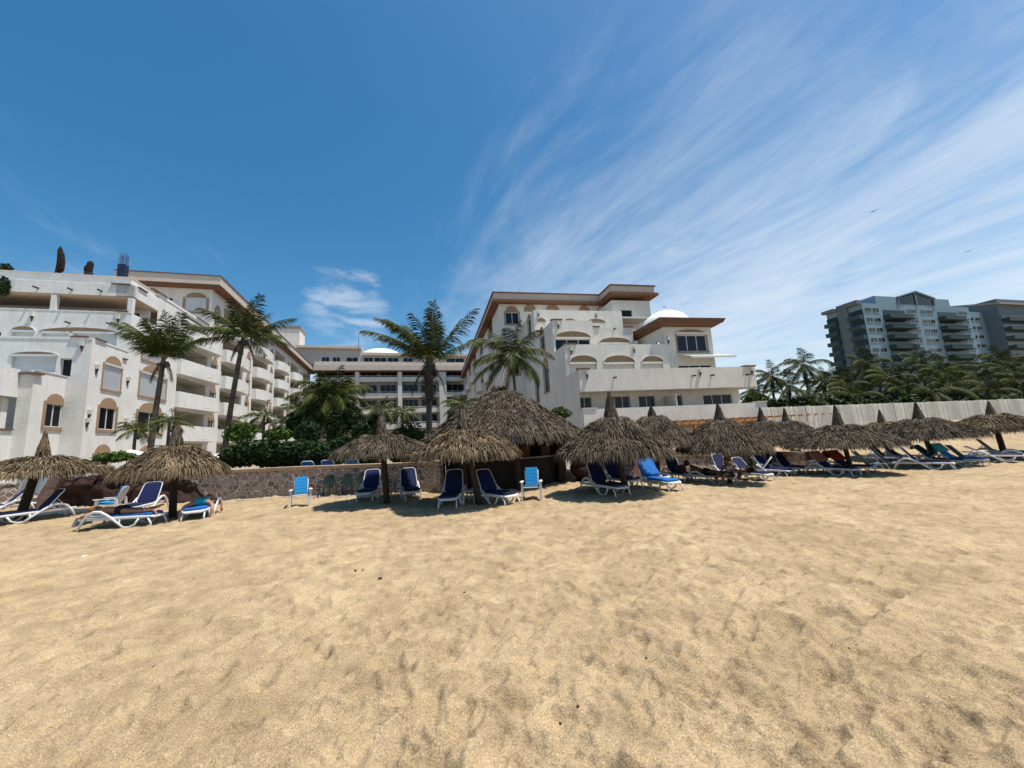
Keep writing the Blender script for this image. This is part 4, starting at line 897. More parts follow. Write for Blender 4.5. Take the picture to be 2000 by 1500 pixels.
def bush(name, c, size, n, label, mat=None, seed=1, ls=.13, cat='shrub', group=None, kind=None):
    random.seed(seed); m = MB()
    for i in range(n):
        while True:
            p = Vector((random.uniform(-1, 1), random.uniform(-1, 1), random.uniform(-.9, 1)))
            if .35 < p.length < 1: break
        k = 1+.35*mnoise.noise(Vector((p.x*2.3*size[0]+seed, p.y*2, p.z*2.3))); p = Vector((p.x*size[0], p.y*size[1], p.z*size[2]))*k
        a = Vector((random.gauss(0, 1), random.gauss(0, 1), random.gauss(0, .7))).normalized(); b = a.cross(Vector((random.gauss(0, 1), random.gauss(0, 1), random.gauss(0, 1)))).normalized()
        s_ = ls*random.uniform(.6, 1.3); m.quad(p-a*s_, p-b*s_*.4, p+a*s_, p+b*s_*.4)
    bs = m.build('leaves' if not kind else name, mat or LEAF)
    if kind: bs.location = c; return tag(bs, label, None, group, kind)
    root = empty(name, c, 0, label, cat, group); bs.parent = root
    st = MB()
    for i in range(7):
        a = i*.9; st.tube([(0, 0, -size[2]), (cos(a)*size[0]*.4, sin(a)*size[1]*.4, -.2*size[2]), (cos(a)*size[0]*.7, sin(a)*size[1]*.6, size[2]*.5)], [.05, .035, .015], 5)
    st.build('stems', TRUNK, root); return root
def bushpx(px, py, Y, wpx, hpx, label, mat=None, seed=1, n=2600, ls=.11, group='shrubs behind the stone wall'):
    k = Y/751; bush('shrub', at(px, py, Y), (wpx*k, wpx*k*.6, hpx*k), n, label, mat, seed, ls, group=group)
bushpx(505, 880, 17, 62, 20, 'clipped green hedge above the left end of the stone wall', LEAF, 1, 5200)
bushpx(590, 882, 17, 52, 20, 'dark hedge section behind the stone wall left of the third palapa', LEAF, 2, 4600)
bushpx(668, 880, 18, 46, 24, 'dark bushy shrub just left of the third palapa', LEAF, 3, 4600)
bushpx(680, 815, 24, 24, 28, 'round dark shrub in front of the central block', LEAF, 4, 2400)
bushpx(732, 830, 25, 14, 24, 'narrow shrub right of the round one before the central block', LEAF, 5, 1200)
bushpx(600, 845, 22, 24, 22, 'tangled shrub under the dense dark palm', LEAF, 6, 2400)
bushpx(470, 845, 22, 30, 22, 'light green shrub before the courtyard balconies', LEAF2, 7, 1600)
bushpx(545, 848, 23, 30, 12, 'yellow green shrub above the hedge', LEAF2, 8, 1500)
bushpx(800, 868, 20, 40, 40, 'dark shrubs around the foot of the shaggy palm', LEAF, 9, 3200)
bushpx(1092, 808, 20, 22, 12, 'bright spiky shrub behind the right slope of the thatched bar roof', LEAF2, 10, 900)
bushpx(225, 893, 16, 35, 9, 'low green shrub on top of the dark rocks with the sign', LEAF2, 11, 1200)
bushpx(1475, 782, 40, 20, 16, 'yellowish bush against the right end of the white building', LEAF2, 12, 1200, .2)
bushpx(10, 526, 33.4, 14, 12, 'prickly plant in the roof garden at the left edge', LEAF, 13, 500, .16, group=None)
bushpx(8, 560, 28.3, 12, 22, 'dark trailing plant hanging over the left roof parapet', LEAF, 14, 500, .16, group=None)
for i, (px, lab) in enumerate(((470, 'low dark planting along the wall top at its left end'), (530, 'low dark planting behind the wall left of the first blue lounger top'), (585, 'low dark planting behind the first blue lounger top'), (640, 'low dark planting behind the middle blue lounger top'), (715, 'low dark planting behind the third palapa'), (800, 'low dark planting between third palapa and the bar hut'))):
    bushpx(px, 892, 17.6, 38, 20, lab, LEAF, 60+i, 2300)
for i, (px, py, w_, h_, lab) in enumerate(((612, 815, 16, 34, 'tall loose dark shrub left of the dense palm'), (655, 835, 22, 34, 'tall dark shrub under the dense palm crown'), (575, 830, 14, 24, 'loose dark shrub before the far balconies'), (705, 845, 20, 20, 'dark shrub between round shrub and third palapa peak'))):
    bushpx(px, py, 23.5, w_, h_, lab, LEAF, 80+i, 1500)
# tangled undergrowth below the palms behind the fence
bush('undergrowth', (37, 46, 2.7), (25, 4, 2.2), 22000, 'dark tangled undergrowth below the palms behind the fence', LEAF, 31, .34, kind='stuff')

# ================================================================ PALAPAS
TH = []
def thatch_mat(name, c1, c2):
    return material(name, c1, .9, .3, 2.5, color2=c2, island=.68, spec=.15)
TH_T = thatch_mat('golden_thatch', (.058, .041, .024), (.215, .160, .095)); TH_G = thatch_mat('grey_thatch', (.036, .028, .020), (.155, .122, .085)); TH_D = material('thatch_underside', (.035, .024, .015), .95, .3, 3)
PEXP = 1.26
def prof(t, R, zj, ze, rj):       # t 0 at the neck, 1 at the eave
    return rj+(R-rj)*t, zj-(zj-ze)*(t**PEXP)
def thatch(seed, R=1.5, zj=2.1, ze=1.25, rj=.17, n=8500, ln=(.2, .38), wd=.011, lift=.085, fringe=.13, sag=0.0):
    rng = random.Random(seed); m = MB()
    ph = [rng.uniform(0, 6.28) for _ in range(6)]
    def wob(a): return 1+.025*sin(3*a+ph[0])+.03*sin(5*a+ph[1])+.02*sin(9*a+ph[2])
    rings = 9; k0 = len(m.v); ns = 40
    for i in range(rings+1):
        r, z = prof(i/rings, R*.96, zj, ze, rj)
        for j in range(ns): a = 2*pi*j/ns; m.v.append((r*cos(a)*wob(a), r*sin(a)*wob(a), z-.035))
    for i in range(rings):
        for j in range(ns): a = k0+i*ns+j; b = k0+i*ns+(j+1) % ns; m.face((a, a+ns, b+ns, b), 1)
    for i in range(n):
        t = sqrt(rng.random()*.995+.005)*1.0
        if i < n*.16: t = rng.uniform(.93, 1.0)
        a = rng.uniform(0, 2*pi); wb = wob(a); L_ = rng.uniform(*ln); t2 = t+L_/R
        r0, z0 = prof(t, R, zj, ze, rj); r0 *= wb
        dz = (prof(min(1, t+.05), R, zj, ze, rj)[1]-z0 if t < .95 else z0-prof(t-.05, R, zj, ze, rj)[1]) if t > .05 else 0
        dr = (R-rj)*.05; sl = atan2(-dz, dr) if t < 1 else .5
        sl = max(.15, sl)+rng.gauss(0, .10); 
        over = max(0, t2-1.0); da = rng.gauss(0, .22)
        e = Vector((cos(sl), da, -sin(sl))).normalized(); dn = Vector((0, 0, -1))
        p0 = Vector((r0, 0, z0+rng.uniform(0, .03))); p1 = p0+e*L_*.55+Vector((.3, 0, 1))*lift*rng.random()
        p2 = p1+(e+dn*(.25+1.6*over)).normalized()*L_*.45
        if t > .92: p2.z -= fringe*rng.random()*.7
        w_ = wd*rng.uniform(.6, 1.5); tw = rng.uniform(-.8, .8)
        wv = Vector((0, cos(tw), sin(tw)))*w_
        ca_, sa_ = cos(a), sin(a)
        def rot(p): return (p.x*ca_-p.y*sa_, p.x*sa_+p.y*ca_, p.z)
        k = m.pts([rot(q) for q in (p0-wv, p0+wv, p1+wv*1.1, p1-wv*1.1, p2+wv*.3, p2-wv*.3)])
        m.face((k, k+1, k+2, k+3), 0); m.face((k+3, k+2, k+4, k+5), 0)
    # ragged locks hanging at the eave
    for i in range(int(900*fringe/.16)):
        a = rng.uniform(0, 2*pi); r, z = prof(1, R, zj, ze, rj); r *= wob(a)*rng.uniform(.9, 1.01); L_ = fringe*rng.uniform(.5, 1.5)*(1+.5*sin(13*a+ph[3])*sin(7*a+ph[4]))
        p = Vector((r*cos(a), r*sin(a), z+.02)); w_ = Vector((-sin(a), cos(a), 0))*wd*rng.uniform(.5, 1.2); q = p+Vector((cos(a)*.06, sin(a)*.06, -L_))
        m.quad(p-w_, p+w_, q+w_*.3, q-w_*.3, 0)
    return m
def spire(seed, zj=2.1, zt=2.7, r=.17, wd=.014):
    rng = random.Random(seed+90); m = MB(); H = zt-zj
    m.lathe([(r*1.25, zj-.12), (r*1.0, zj+.05*H), (r*.6, zj+.22*H), (r*.72, zj+.3*H), (r*.42, zj+.5*H), (r*.52, zj+.57*H), (r*.28, zj+.8*H), (r*.3, zj+.9*H), (.01, zt)], 14, mi=1)
    for i in range(620):
        t = rng.random()**.8*.94; a = rng.uniform(0, 2*pi); rr = r*(1.12-.95*t+.18*(1-abs((t*4) % 1-.5)*2)*.6)
        p0 = Vector((rr*cos(a), rr*sin(a), zj-.08+H*t)); up = rng.random() < .6
        L_ = rng.uniform(.1, .24)*(1 if H > .45 else .7); d = Vector((-cos(a)*.14 if up else cos(a)*.3, -sin(a)*.14 if up else sin(a)*.3, 1 if up else -.9))
        q = p0+d.normalized()*L_; w_ = Vector((-sin(a), cos(a), 0))*wd*rng.uniform(.6, 1.5); k = Vector((cos(a), sin(a), 0))*.012
        m.quad(p0-w_+k, p0+w_+k, q+w_*.4+k, q-w_*.4+k, 0)
    for tt in (.04, .42):
        rr = r*(1.14-.95*tt); m.tube([(rr*cos(a), rr*sin(a), zj+H*tt) for a in [i*pi/8 for i in range(17)]], .012, 5, 1, cap=False)
    return m
def palapa(px, pby, label, R, zj, zt, ze, seed, mats=None, lean=(0, 0), Y=None, r=.085, cpx=None, rj=.18, n=8500, group='thatched beach umbrellas', strut=True):
    b = onz(px, pby) if Y is None else at(px, pby, Y); z = sandz(b.x, b.y); s_ = (EYE-b.z)/EYE; R *= (.92 if px < 1300 else .85)*s_; zt -= .08 if px > 1000 else 0; rj *= .82; zj, zt, ze = [EYE+(q-EYE)*s_-z for q in (zj, zt, ze+(.17 if px < 1000 else -.04))]; root = empty('thatched_umbrella', (b.x, b.y, z), 0, label, 'beach umbrella', group)
    mt, md = mats or (TH_T, TH_D)
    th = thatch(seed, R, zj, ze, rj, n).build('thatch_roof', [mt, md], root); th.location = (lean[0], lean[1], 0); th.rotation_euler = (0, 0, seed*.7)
    spm = spire(seed, zj, zt, rj).build('thatch_peak', [mt if seed % 2 else TH_G, md], root); spm.location = (lean[0], lean[1], 0)
    m = MB(); m.tube([(0, 0, -.3), (lean[0]*.4, lean[1]*.4, ze*.5), (lean[0]*.9, lean[1]*.9, zj-.1)], [r*1.15, r, r*.9], 10); m.build('pole', WOOD, root, smooth=True)
    if strut:
        for i in range(6):
            a = i*pi/3+.3; m = MB(); m.tube([(lean[0], lean[1], ze-.1), (lean[0]+cos(a)*R*.8, lean[1]+sin(a)*R*.8, ze+.1)], .03, 6); m.build('strut', WOOD, root)
    return root
GY = (TH_G, TH_D)
palapa(34, 1018, 'leftmost thatched umbrella with crooked peak, cut by the left photo edge, over navy loungers', 1.52, 1.95, 2.72, 1.30, 1, lean=(.42, .1), r=.11)
palapa(337, 1015, 'golden thatched umbrella over the two sunbathers on white loungers', 1.2, 2.02, 2.66, 1.17, 2, lean=(-.06, 0))
palapa(757, 985, 'grey thatched umbrella in front of stone wall and green plastic chairs', 1.37, 2.02, 2.78, 1.36, 3, GY, lean=(-.2, .1))
palapa(940, 985, 'golden thatched umbrella in front of the dark bar hut', 1.50, 2.0, 2.74, 1.22, 4, lean=(-.42, .1))
palapa(1226, 965, 'thatched umbrella with pink towel beneath, just right of the bar hut', 1.55, 2.12, 2.86, 1.22, 5, GY, lean=(-.26, 0), rj=.22)
palapa(1287, 938, 'thatched umbrella half hidden behind the one with the pink towel', 1.35, 2.25, 2.62, 1.35, 6, GY)
palapa(1428, 945, 'thatched umbrella shading the sitting person in green', 1.38, 1.92, 2.42, 1.12, 7, GY, lean=(-.1, 0), rj=.2)
palapa(1508, 922, 'thatched umbrella right behind the one over the person in green', 1.35, 1.85, 2.38, 1.12, 8, GY, lean=(-.12, 0))
palapa(1553, 908, 'thatched umbrella behind two others, before the end of the stone wall', 1.4, 1.84, 2.38, 1.14, 9, GY, lean=(-.1, 0))
palapa(1667, 926, 'thatched umbrella over the red towels on loungers', 1.62, 1.55, 2.22, 1.0, 10, GY, lean=(-.25, 0), rj=.2)
palapa(1738, 897, 'sunlit thatched umbrella farthest back near the dune fence', 1.25, 1.55, 2.1, 1.05, 11, lean=(-.05, 0))
palapa(1828, 910, 'thatched umbrella with torn drooping fringe over the turquoise towel', 1.52, 1.62, 2.18, 1.08, 12, GY, lean=(-.3, 0), rj=.2)
palapa(1966, 897, 'thatched umbrella on thick leaning pole near the right edge of the photo', 1.42, 1.62, 2.12, 1.15, 13, lean=(-.2, 0), r=.1)
# ---- big thatched bar
bc = onz(985, 940, .0); bc = Vector((-.45, 15.7, 0)); gz = .05
bar = empty('thatched_bar_hut', (bc.x, bc.y, gz), 0, 'large round bar hut under a steep grey thatched roof with dark interior', 'bar hut')
PEXP = 1.08
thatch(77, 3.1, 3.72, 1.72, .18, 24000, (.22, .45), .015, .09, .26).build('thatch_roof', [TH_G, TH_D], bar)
m = MB()
for j in range(300):
    a = random.uniform(0, 2*pi); p = Vector((.14*cos(a), .14*sin(a), 3.62)); q = p+Vector((cos(a)*random.uniform(.05, .3), sin(a)*.2, random.uniform(-.12, .22))); w_ = Vector((-sin(a), cos(a), 0))*.02; m.quad(p-w_, p+w_, q+w_*.3, q-w_*.3)
m.build('thatch_peak', [TH_G], bar)
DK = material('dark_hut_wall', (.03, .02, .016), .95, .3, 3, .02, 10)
m = MB()
for i in range(20):
    a0_, a1_ = pi*(-.12)+pi*1.24*i/20, pi*(-.12)+pi*1.24*(i+1)/20; R_o, R_i = 2.35, 2.2
    m.hexa([(R_i*cos(a0_), R_i*sin(a0_), -.2), (R_o*cos(a0_), R_o*sin(a0_), -.2), (R_o*cos(a1_), R_o*sin(a1_), -.2), (R_i*cos(a1_), R_i*sin(a1_), -.2), (R_i*cos(a0_), R_i*sin(a0_), 2.0), (R_o*cos(a0_), R_o*sin(a0_), 2.0), (R_o*cos(a1_), R_o*sin(a1_), 2.0), (R_i*cos(a1_), R_i*sin(a1_), 2.0)])
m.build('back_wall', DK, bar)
for i in range(8):
    a = i*pi/4+.2; m = MB(); m.tube([(2.45*cos(a), 2.45*sin(a), -.3), (2.45*cos(a), 2.45*sin(a), 2.0)], .09, 8); m.build('post', WOOD, bar)
m = MB()
for i in range(14):
    a0_, a1_ = pi*(1.12)+pi*.76*i/14, pi*(1.12)+pi*.76*(i+1)/14; R_o, R_i = 2.15, 2.0
    m.hexa([(R_i*cos(a0_), R_i*sin(a0_), -.2), (R_o*cos(a0_), R_o*sin(a0_), -.2), (R_o*cos(a1_), R_o*sin(a1_), -.2), (R_i*cos(a1_), R_i*sin(a1_), -.2), (R_i*cos(a0_), R_i*sin(a0_), .93), (R_o*cos(a0_), R_o*sin(a0_), .93), (R_o*cos(a1_), R_o*sin(a1_), .93), (R_i*cos(a1_), R_i*sin(a1_), .93)])
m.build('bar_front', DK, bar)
m = MB()
for i in range(14):
    a0_, a1_ = pi*(1.12)+pi*.76*i/14, pi*(1.12)+pi*.76*(i+1)/14; R_o, R_i = 2.35, 1.85
    m.hexa([(R*cos(a), R*sin(a), z) for z in (.935, .99) for R, a in ((R_i, a0_), (R_o, a0_), (R_o, a1_), (R_i, a1_))])
m.build('counter_top', material('worn_counter', (.16, .14, .12), .4, .1, 4), bar)
for k, (x, y, c, lab) in enumerate(((.75, -1.85, (.10, .03, .01), 'orange drinks cooler on the bar counter'), (1.5, -1.45, (.06, .025, .014), 'brown box at the right end of the bar counter'))):
    root = empty('cooler_box', (bc.x+x, bc.y+y, gz+.992), .2, lab, 'cooler')
    m = MB(); m.prism([(-.16, -.12), (.16, -.12), (.16, .12), (-.16, .12)], 0, .33, top=[(-.18, -.14), (.18, -.14), (.18, .14), (-.18, .14)]); m.build('body', material('cooler_paint'+'_b'*k, c, .5), root)
    m = MB(); m.box(-.19, .19, -.15, .15, .332, .38); m.build('lid', material('cooler_lid'+'_b'*k, tuple(q*.5 for q in c), .5), root)
# market umbrellas in the garden
for px, py, Y, lab in ((434, 893, 19, 'white canvas umbrella behind the second palapa, right side'), (255, 888, 19, 'white canvas umbrella tip above the dark rocks, left side')):
    c = at(px, py, Y); root = empty('garden_umbrella', (c.x, c.y, .3), 0, lab, 'umbrella', 'white garden umbrellas')
    h = c.z-.3; m = MB(); 
    for i in range(8):
        a0_, a1_ = i*pi/4, (i+1)*pi/4; m.quad((0, 0, h+.22), (.8*cos(a0_), .8*sin(a0_), h-.02), (.8*cos(a1_), .8*sin(a1_), h-.02), (0, 0, h+.22)) if False else None
        k = m.pts([(0, 0, h+.25), (.85*cos(a0_), .85*sin(a0_), h-.02), (.85*cos(a1_), .85*sin(a1_), h-.02), (0, 0, h+.22), (.85*cos(a0_), .85*sin(a0_), h-.05), (.85*cos(a1_), .85*sin(a1_), h-.05)]); m.face((k, k+1, k+2)); m.face((k+3, k+5, k+4)); m.face((k+1, k+4, k+5, k+2))
    m.build('canopy', FABW, root)
    m = MB(); m.tube([(0, 0, 0), (0, 0, h+.2)], .025, 8); m.build('pole', ALU, root)
# ================================================================ BEACH FURNITURE
RESIN = material('white_resin', (.62, .62, .61), .45, .04, 3); NAVY = material('navy_sling', (.004, .008, .055), .8, .12, 3, .004, 60)
BLUE = material('bright_blue_cushion', (.008, .115, .38), .8, .1, 3, .006, 25); SKYB = material('light_blue_cushion', (.010, .22, .47), .8, .08, 4, .008, 18); GREEN = material('dark_green_resin', (.012, .035, .028), .4, .1, 3)
GREYR = material('grey_resin', (.22, .22, .22), .5, .05, 4); ALUM = material('aluminium_tube', (.55, .55, .55), .35, metal=.6)
def rrect(x0, x1, w0, w1, r=.08, n=4):        # rounded outline, width w0 at x0 and w1 at x1 (half widths)
    P = []
    for cx, cy, a0 in ((x1-r, w1-r, 0), (x0+r, w0-r, 90), (x0+r, -w0+r, 180), (x1-r, -w1+r, 270)):
        for i in range(n+1): a = radians(a0+90*i/n); P.append((cx+r*cos(a), cy+r*sin(a)))
    return P
def slab(m, P, f, t, mi=0, bev=.012, sub=1):        # outline P lifted by f(x,y)->Vector, thickness t along f's normal
    n = len(P); cx = sum(p[0] for p in P)/n; cy = sum(p[1] for p in P)/n
    def sh(s): return [(cx+(x-cx)*s, cy+(y-cy)*s) for x, y in P]
    rings = [(sh(1-.06), 0), (P, bev), (P, t-bev), (sh(1-.06), t)]
    k = len(m.v)
    for Q, h in rings: m.pts([f(x, y, h) for x, y in Q])
    for r_ in range(3):
        for i in range(n): j = (i+1) % n; m.face((k+r_*n+i, k+r_*n+j, k+(r_+1)*n+j, k+(r_+1)*n+i), mi)
    m.face([k+i for i in range(n-1, -1, -1)], mi); m.face([k+3*n+i for i in range(n)], mi)
def lounger_parts(root, ang, cushion, legs=True):
    A = radians(ang); hx, hz = .78, .335
    fr = MB()
    for s in (-1, 1): fr.tube([(.0, .30*s, .30), (.6, .315*s, .30), (1.3, .32*s, .295), (1.75, .30*s, .29)], .028, 8, flat=1.5)
    slab(fr, rrect(1.66, 1.96, .33, .27, .1), lambda x, y, h: Vector((x, y, .265+h-.25*max(0, x-1.85))), .055)
    for x in (.12, .62, 1.15): fr.box(x-.025, x+.025, -.30, .30, .275, .305)
    fr.build('frame', RESIN, root, smooth=False)
    sc_ = MB(); slab(sc_, rrect(.80, 1.84, .275, .275, .07), lambda x, y, h: Vector((x, y, .318+h+.012*sin(x*22)*(h > .02))), .055, bev=.015)
    sc_.build('seat_cushion', cushion, root)
    bk = MB(); fB = lambda x, y, h: Vector((hx-x*cos(A)+h*sin(A), y, hz+x*sin(A)+h*cos(A)))
    oc = rrect(-.02, .82, .31, .28, .12); bk.tube([fB(x, y, 0.0) for x, y in oc+oc[:1]], .018, 6, cap=False)
    b = bk.build('backrest', RESIN, root)
    ck = MB(); slab(ck, rrect(0.02, .80, .285, .26, .12), lambda x, y, h: fB(x, y, h-.02), .055, bev=.018); ck.build('back_cushion', cushion, b)
    for s in (-1, 1):
        m = MB(); y = .355*s; m.tube([(.02, y, .0), (.12, y, .22), (.26, y, .42), (.42, y, .50), (.60, y, .49), (.80, y, .38), (1.05, y, .19), (1.28, y, .0)], [.024, .026, .03, .034, .034, .03, .026, .024], 8, flat=1.3); m.build('armrest', RESIN, root, smooth=True)
        m = MB(); y = .325*s; m.tube([(1.12, y, .27), (1.10, y, .14), (1.18, y, .04), (1.36, y, .02), (1.52, y, .09), (1.62, y, .26)], .022, 8, flat=1.3); m.build('leg', RESIN, root, smooth=True)
        m = MB(); m.tube([(1.80, .26*s, .27), (1.90, .27*s, .12), (1.93, .27*s, 0)], .024, 8); m.build('leg', RESIN, root, smooth=True)
    if ang > 10:
        m = MB(); m.tube([(hx-.62, -.2, .29), (hx-.5*cos(A), -.2, hz+.5*sin(A)-.04), (hx-.5*cos(A), .2, hz+.5*sin(A)-.04), (hx-.62, .2, .29)], .014, 6); m.build('back_support', RESIN, root)
protos = {}; LS = .85
def lounger(px, py, hd, ang, label, cushion=None, z=None, xy=None, dz=0.0):
    cushion = cushion or NAVY; key = (ang, cushion.name)
    if key not in protos:
        root = empty('sun_lounger'); lounger_parts(root, ang, cushion); protos[key] = root; o = root
    else: o = copy_tree(protos[key])
    tag(o, label, 'sun lounger', 'sun loungers on the sand')
    p = onz(px, py) if xy is None else Vector((*xy, 0)); h = radians(hd)
    o.scale = (LS,)*3; o.location = (p.x-.98*LS*cos(h), p.y-.98*LS*sin(h), 0); 
    zz_ = sandz(p.x, p.y) if z is None else z
    o.location.z = zz_+dz; o.rotation_euler = (0, 0, h); return o
lg = {}
for k, px, py, hd, ang, cu, lab in (
    ('L1', 60, 1022, 247, 55, NAVY, 'navy lounger with raised back and white swooping arm, leftmost in the foreground row'),
    ('L1b', -4, 1004, 240, 50, NAVY, 'navy lounger cut by the left photo edge behind the leaning pole'),
    ('L3', 277, 1006, -72, 58, NAVY, 'navy lounger with raised back right behind the woman lying face down'),
    ('L4', 243, 1032, 4, 0, BLUE, 'flat white lounger with blue pad under the woman lying face down'),
    ('L5', 393, 1012, -64, 0, BLUE, 'flat white lounger with blue pad under the man in turquoise shorts'),
    ('L6', 722, 977, -80, 56, NAVY, 'navy lounger with raised back left of the pole in front of green chairs'),
    ('L7', 801, 973, -68, 60, NAVY, 'navy lounger with raised back right of the grey side table'),
    ('L8', 884, 985, -90, 60, NAVY, 'navy lounger with raised back left of the pole before the dark bar'),
    ('L9', 966, 981, -52, 58, NAVY, 'navy lounger turned to the right beside the white armchair at the bar'),
    ('L10', 1182, 966, -68, 62, NAVY, 'navy lounger left of the thick pole, its shadow on open sand'),
    ('L11', 1212, 956, -72, 58, NAVY, 'navy lounger with bright blue pad hanging behind the thick pole'),
    ('L12', 1284, 957, -72, 52, BLUE, 'blue lounger draped with a bright blue towel right of the thick pole'),
    ('L12b', 1270, 944, -75, 58, NAVY, 'navy lounger half hidden behind the one with bright blue towel'),
    ('L13', 1326, 937, -84, 58, NAVY, 'navy lounger with raised back before the right stone wall'),
    ('L14', 1388, 944, -42, 6, NAVY, 'flat lounger in shade under the person lying on elbows'),
    ('L15', 1420, 933, -85, 58, NAVY, 'navy lounger with raised back behind the lying dark person'),
    ('L16', 1468, 938, -74, 50, NAVY, 'lounger under the sitting person in green'),
    ('L17', 1508, 930, -70, 55, NAVY, 'navy lounger directly right of the person in green'),
    ('L18', 1546, 925, -74, 58, NAVY, 'navy lounger second to the right of the person in green'),
    ('L19', 1584, 914, -78, 52, NAVY, 'navy lounger by the end of the right stone wall'),
    ('L20', 1628, 931, -72, 50, NAVY, 'lounger with dark red patterned towel over its back'),
    ('L21', 1660, 924, -74, 50, NAVY, 'lounger with plain rust red towel over its back'),
    ('L23', 1733, 903, -72, 55, NAVY, 'navy lounger in the back row below the sunlit umbrella'),
    ('L24', 1762, 902, -70, 52, NAVY, 'navy lounger with bright blue seat behind the aluminium chairs'),
    ('L25', 1806, 918, -52, 55, NAVY, 'navy lounger with white swooping arm in front of the leaning pole'),
    ('L26', 1836, 911, -62, 50, NAVY, 'navy lounger between leaning pole and turquoise towel'),
    ('L27', 1872, 911, -72, 52, BLUE, 'lounger under the big turquoise towel'),
    ('L29', 1945, 906, -52, 32, NAVY, 'low reclined navy lounger left of the rightmost pole'),
    ('L30', 1955, 896, -60, 55, NAVY, 'navy lounger with raised back behind the rightmost low recliners'),
    ('L31', 2010, 902, -52, 8, NAVY, 'flat navy lounger cut by the right photo edge')):
    lg[k] = lounger(px, py, hd, ang, lab, cu)
# loungers up on the terrace behind the wall: only the tops of their backs show
for px, lab in ((612, 'blue lounger top showing over the stone wall, leftmost of three'), (650, 'blue lounger top over the stone wall, beside the thatch fringe'), (696, 'blue lounger top over the stone wall, under the grey thatch')):
    p = at(px, 906, 15.9); o = lounger(0, 0, 92, 58, lab, BLUE, z=.40, xy=(p.x, p.y)); 
def world(o, x, y, z): return o.location.copy()+Matrix.Rotation(o.rotation_euler.z, 3, 'Z') @ (Vector((x, y, z))*LS)
# ---- towels thrown over the backs
def towel(lo, ang, mat, label, wide=.34, front=.6, back=.45, seed=0, name='beach_towel', yoff=0):
    rng = random.Random(seed); A = radians(ang); hx, hz = .78, .335; topx = .86
    def pt(s, v):                        # s along the towel: -back..0 behind, 0..front in front
        w_ = v*wide; rip = .012*sin(v*9+s*7+seed)+.012*sin(v*17+seed)
        if s >= 0: x = topx-s; h = .058+abs(rip); px_, pz_ = hx-x*cos(A)+h*sin(A), hz+x*sin(A)+h*cos(A)
        else: x = topx; px_, pz_ = hx-x*cos(A)-.05-abs(rip)+.06*s, hz+x*sin(A)+.03+s*.98
        return Vector((px_, w_*(1+.06*sin(s*8+seed))+yoff, max(.02, pz_)))
    m = MB(); ns, nv = 22, 12; t = .012; k = len(m.v)
    S = [-back+(front+back)*i/ns for i in range(ns+1)]
    for lay in (0, 1):
        for s in S:
            for j in range(nv+1): p = pt(s, -1+2*j/nv); m.v.append(tuple(p+Vector((-.6*t*lay if s < 0 else .5*t*lay, 0, t*lay*(.9 if s >= 0 else .1)))))
    N1 = (ns+1)*(nv+1)
    for i in range(ns):
        for j in range(nv):
            a = k+i*(nv+1)+j; m.face((a, a+1, a+nv+2, a+nv+1)); m.face((a+N1, a+N1+nv+1, a+N1+nv+2, a+N1+1))
    for i in range(ns):
        for j in (0, nv): a = k+i*(nv+1)+j; m.face((a, a+nv+1, a+N1+nv+1, a+N1))
    for j in range(nv):
        for i in (0, ns): a = k+i*(nv+1)+j; m.face((a, a+1, a+N1+1, a+N1))
    o = m.build(name, mat, None, smooth=True); o.scale = (LS,)*3; o.location = lo.location; o.rotation_euler = lo.rotation_euler; return tag(o, label, 'towel')
def stripe_mat(name, c1, c2, sc_, axis=1, dist=0):
    m = bpy.data.materials.new(name); m.use_nodes = True; t = m.node_tree; b = t.nodes['Principled BSDF']; b.inputs['Roughness'].default_value = .9
    tcn = t.nodes.new('ShaderNodeTexCoord'); w_ = t.nodes.new('ShaderNodeTexWave'); w_.bands_direction = 'XYZ'[axis]; w_.inputs['Scale'].default_value = sc_; w_.inputs['Distortion'].default_value = dist
    r = t.nodes.new('ShaderNodeValToRGB'); r.color_ramp.interpolation = 'CONSTANT' if not dist else 'LINEAR'; r.color_ramp.elements[1].position = .5; r.color_ramp.elements[0].color = (*c1, 1); r.color_ramp.elements[1].color = (*c2, 1)
    t.links.new(tcn.outputs['Object'], w_.inputs['Vector']); t.links.new(w_.outputs['Fac'], r.inputs[0]); t.links.new(r.outputs[0], b.inputs['Base Color']); return m
towel(lg['L12'], 52, BLUE, 'bright blue towel over the lounger back right of the thick pole', .38, .75, .3, 1)
towel(lg['L11'], 58, SKYB, 'light blue pad hanging over a navy lounger back behind the thick pole', .26, .05, .6, 2)
towel(lg['L20'], 50, stripe_mat('red_pattern', (.12, .012, .012), (.28, .16, .13), 7, 2, 6), 'dark red patterned towel over a lounger back', .38, .6, .4, 3)
towel(lg['L21'], 50, material('rust_towel', (.22, .03, .012), .9, .15, 5), 'plain rust red towel over a lounger back', .42, .62, .4, 4)
towel(lg['L27'], 52, stripe_mat('turquoise_cloth', (.01, .22, .26), (.015, .30, .40), 3, 1, 3), 'large turquoise towel hanging over a lounger back below the torn thatch', .42, .5, .62, 5)
towel(lg['L26'], 50, material('teal_towel', (.008, .05, .07), .9, .2, 5), 'dark teal towel on the shaded lounger beside the leaning pole', .34, .7, .2, 6)
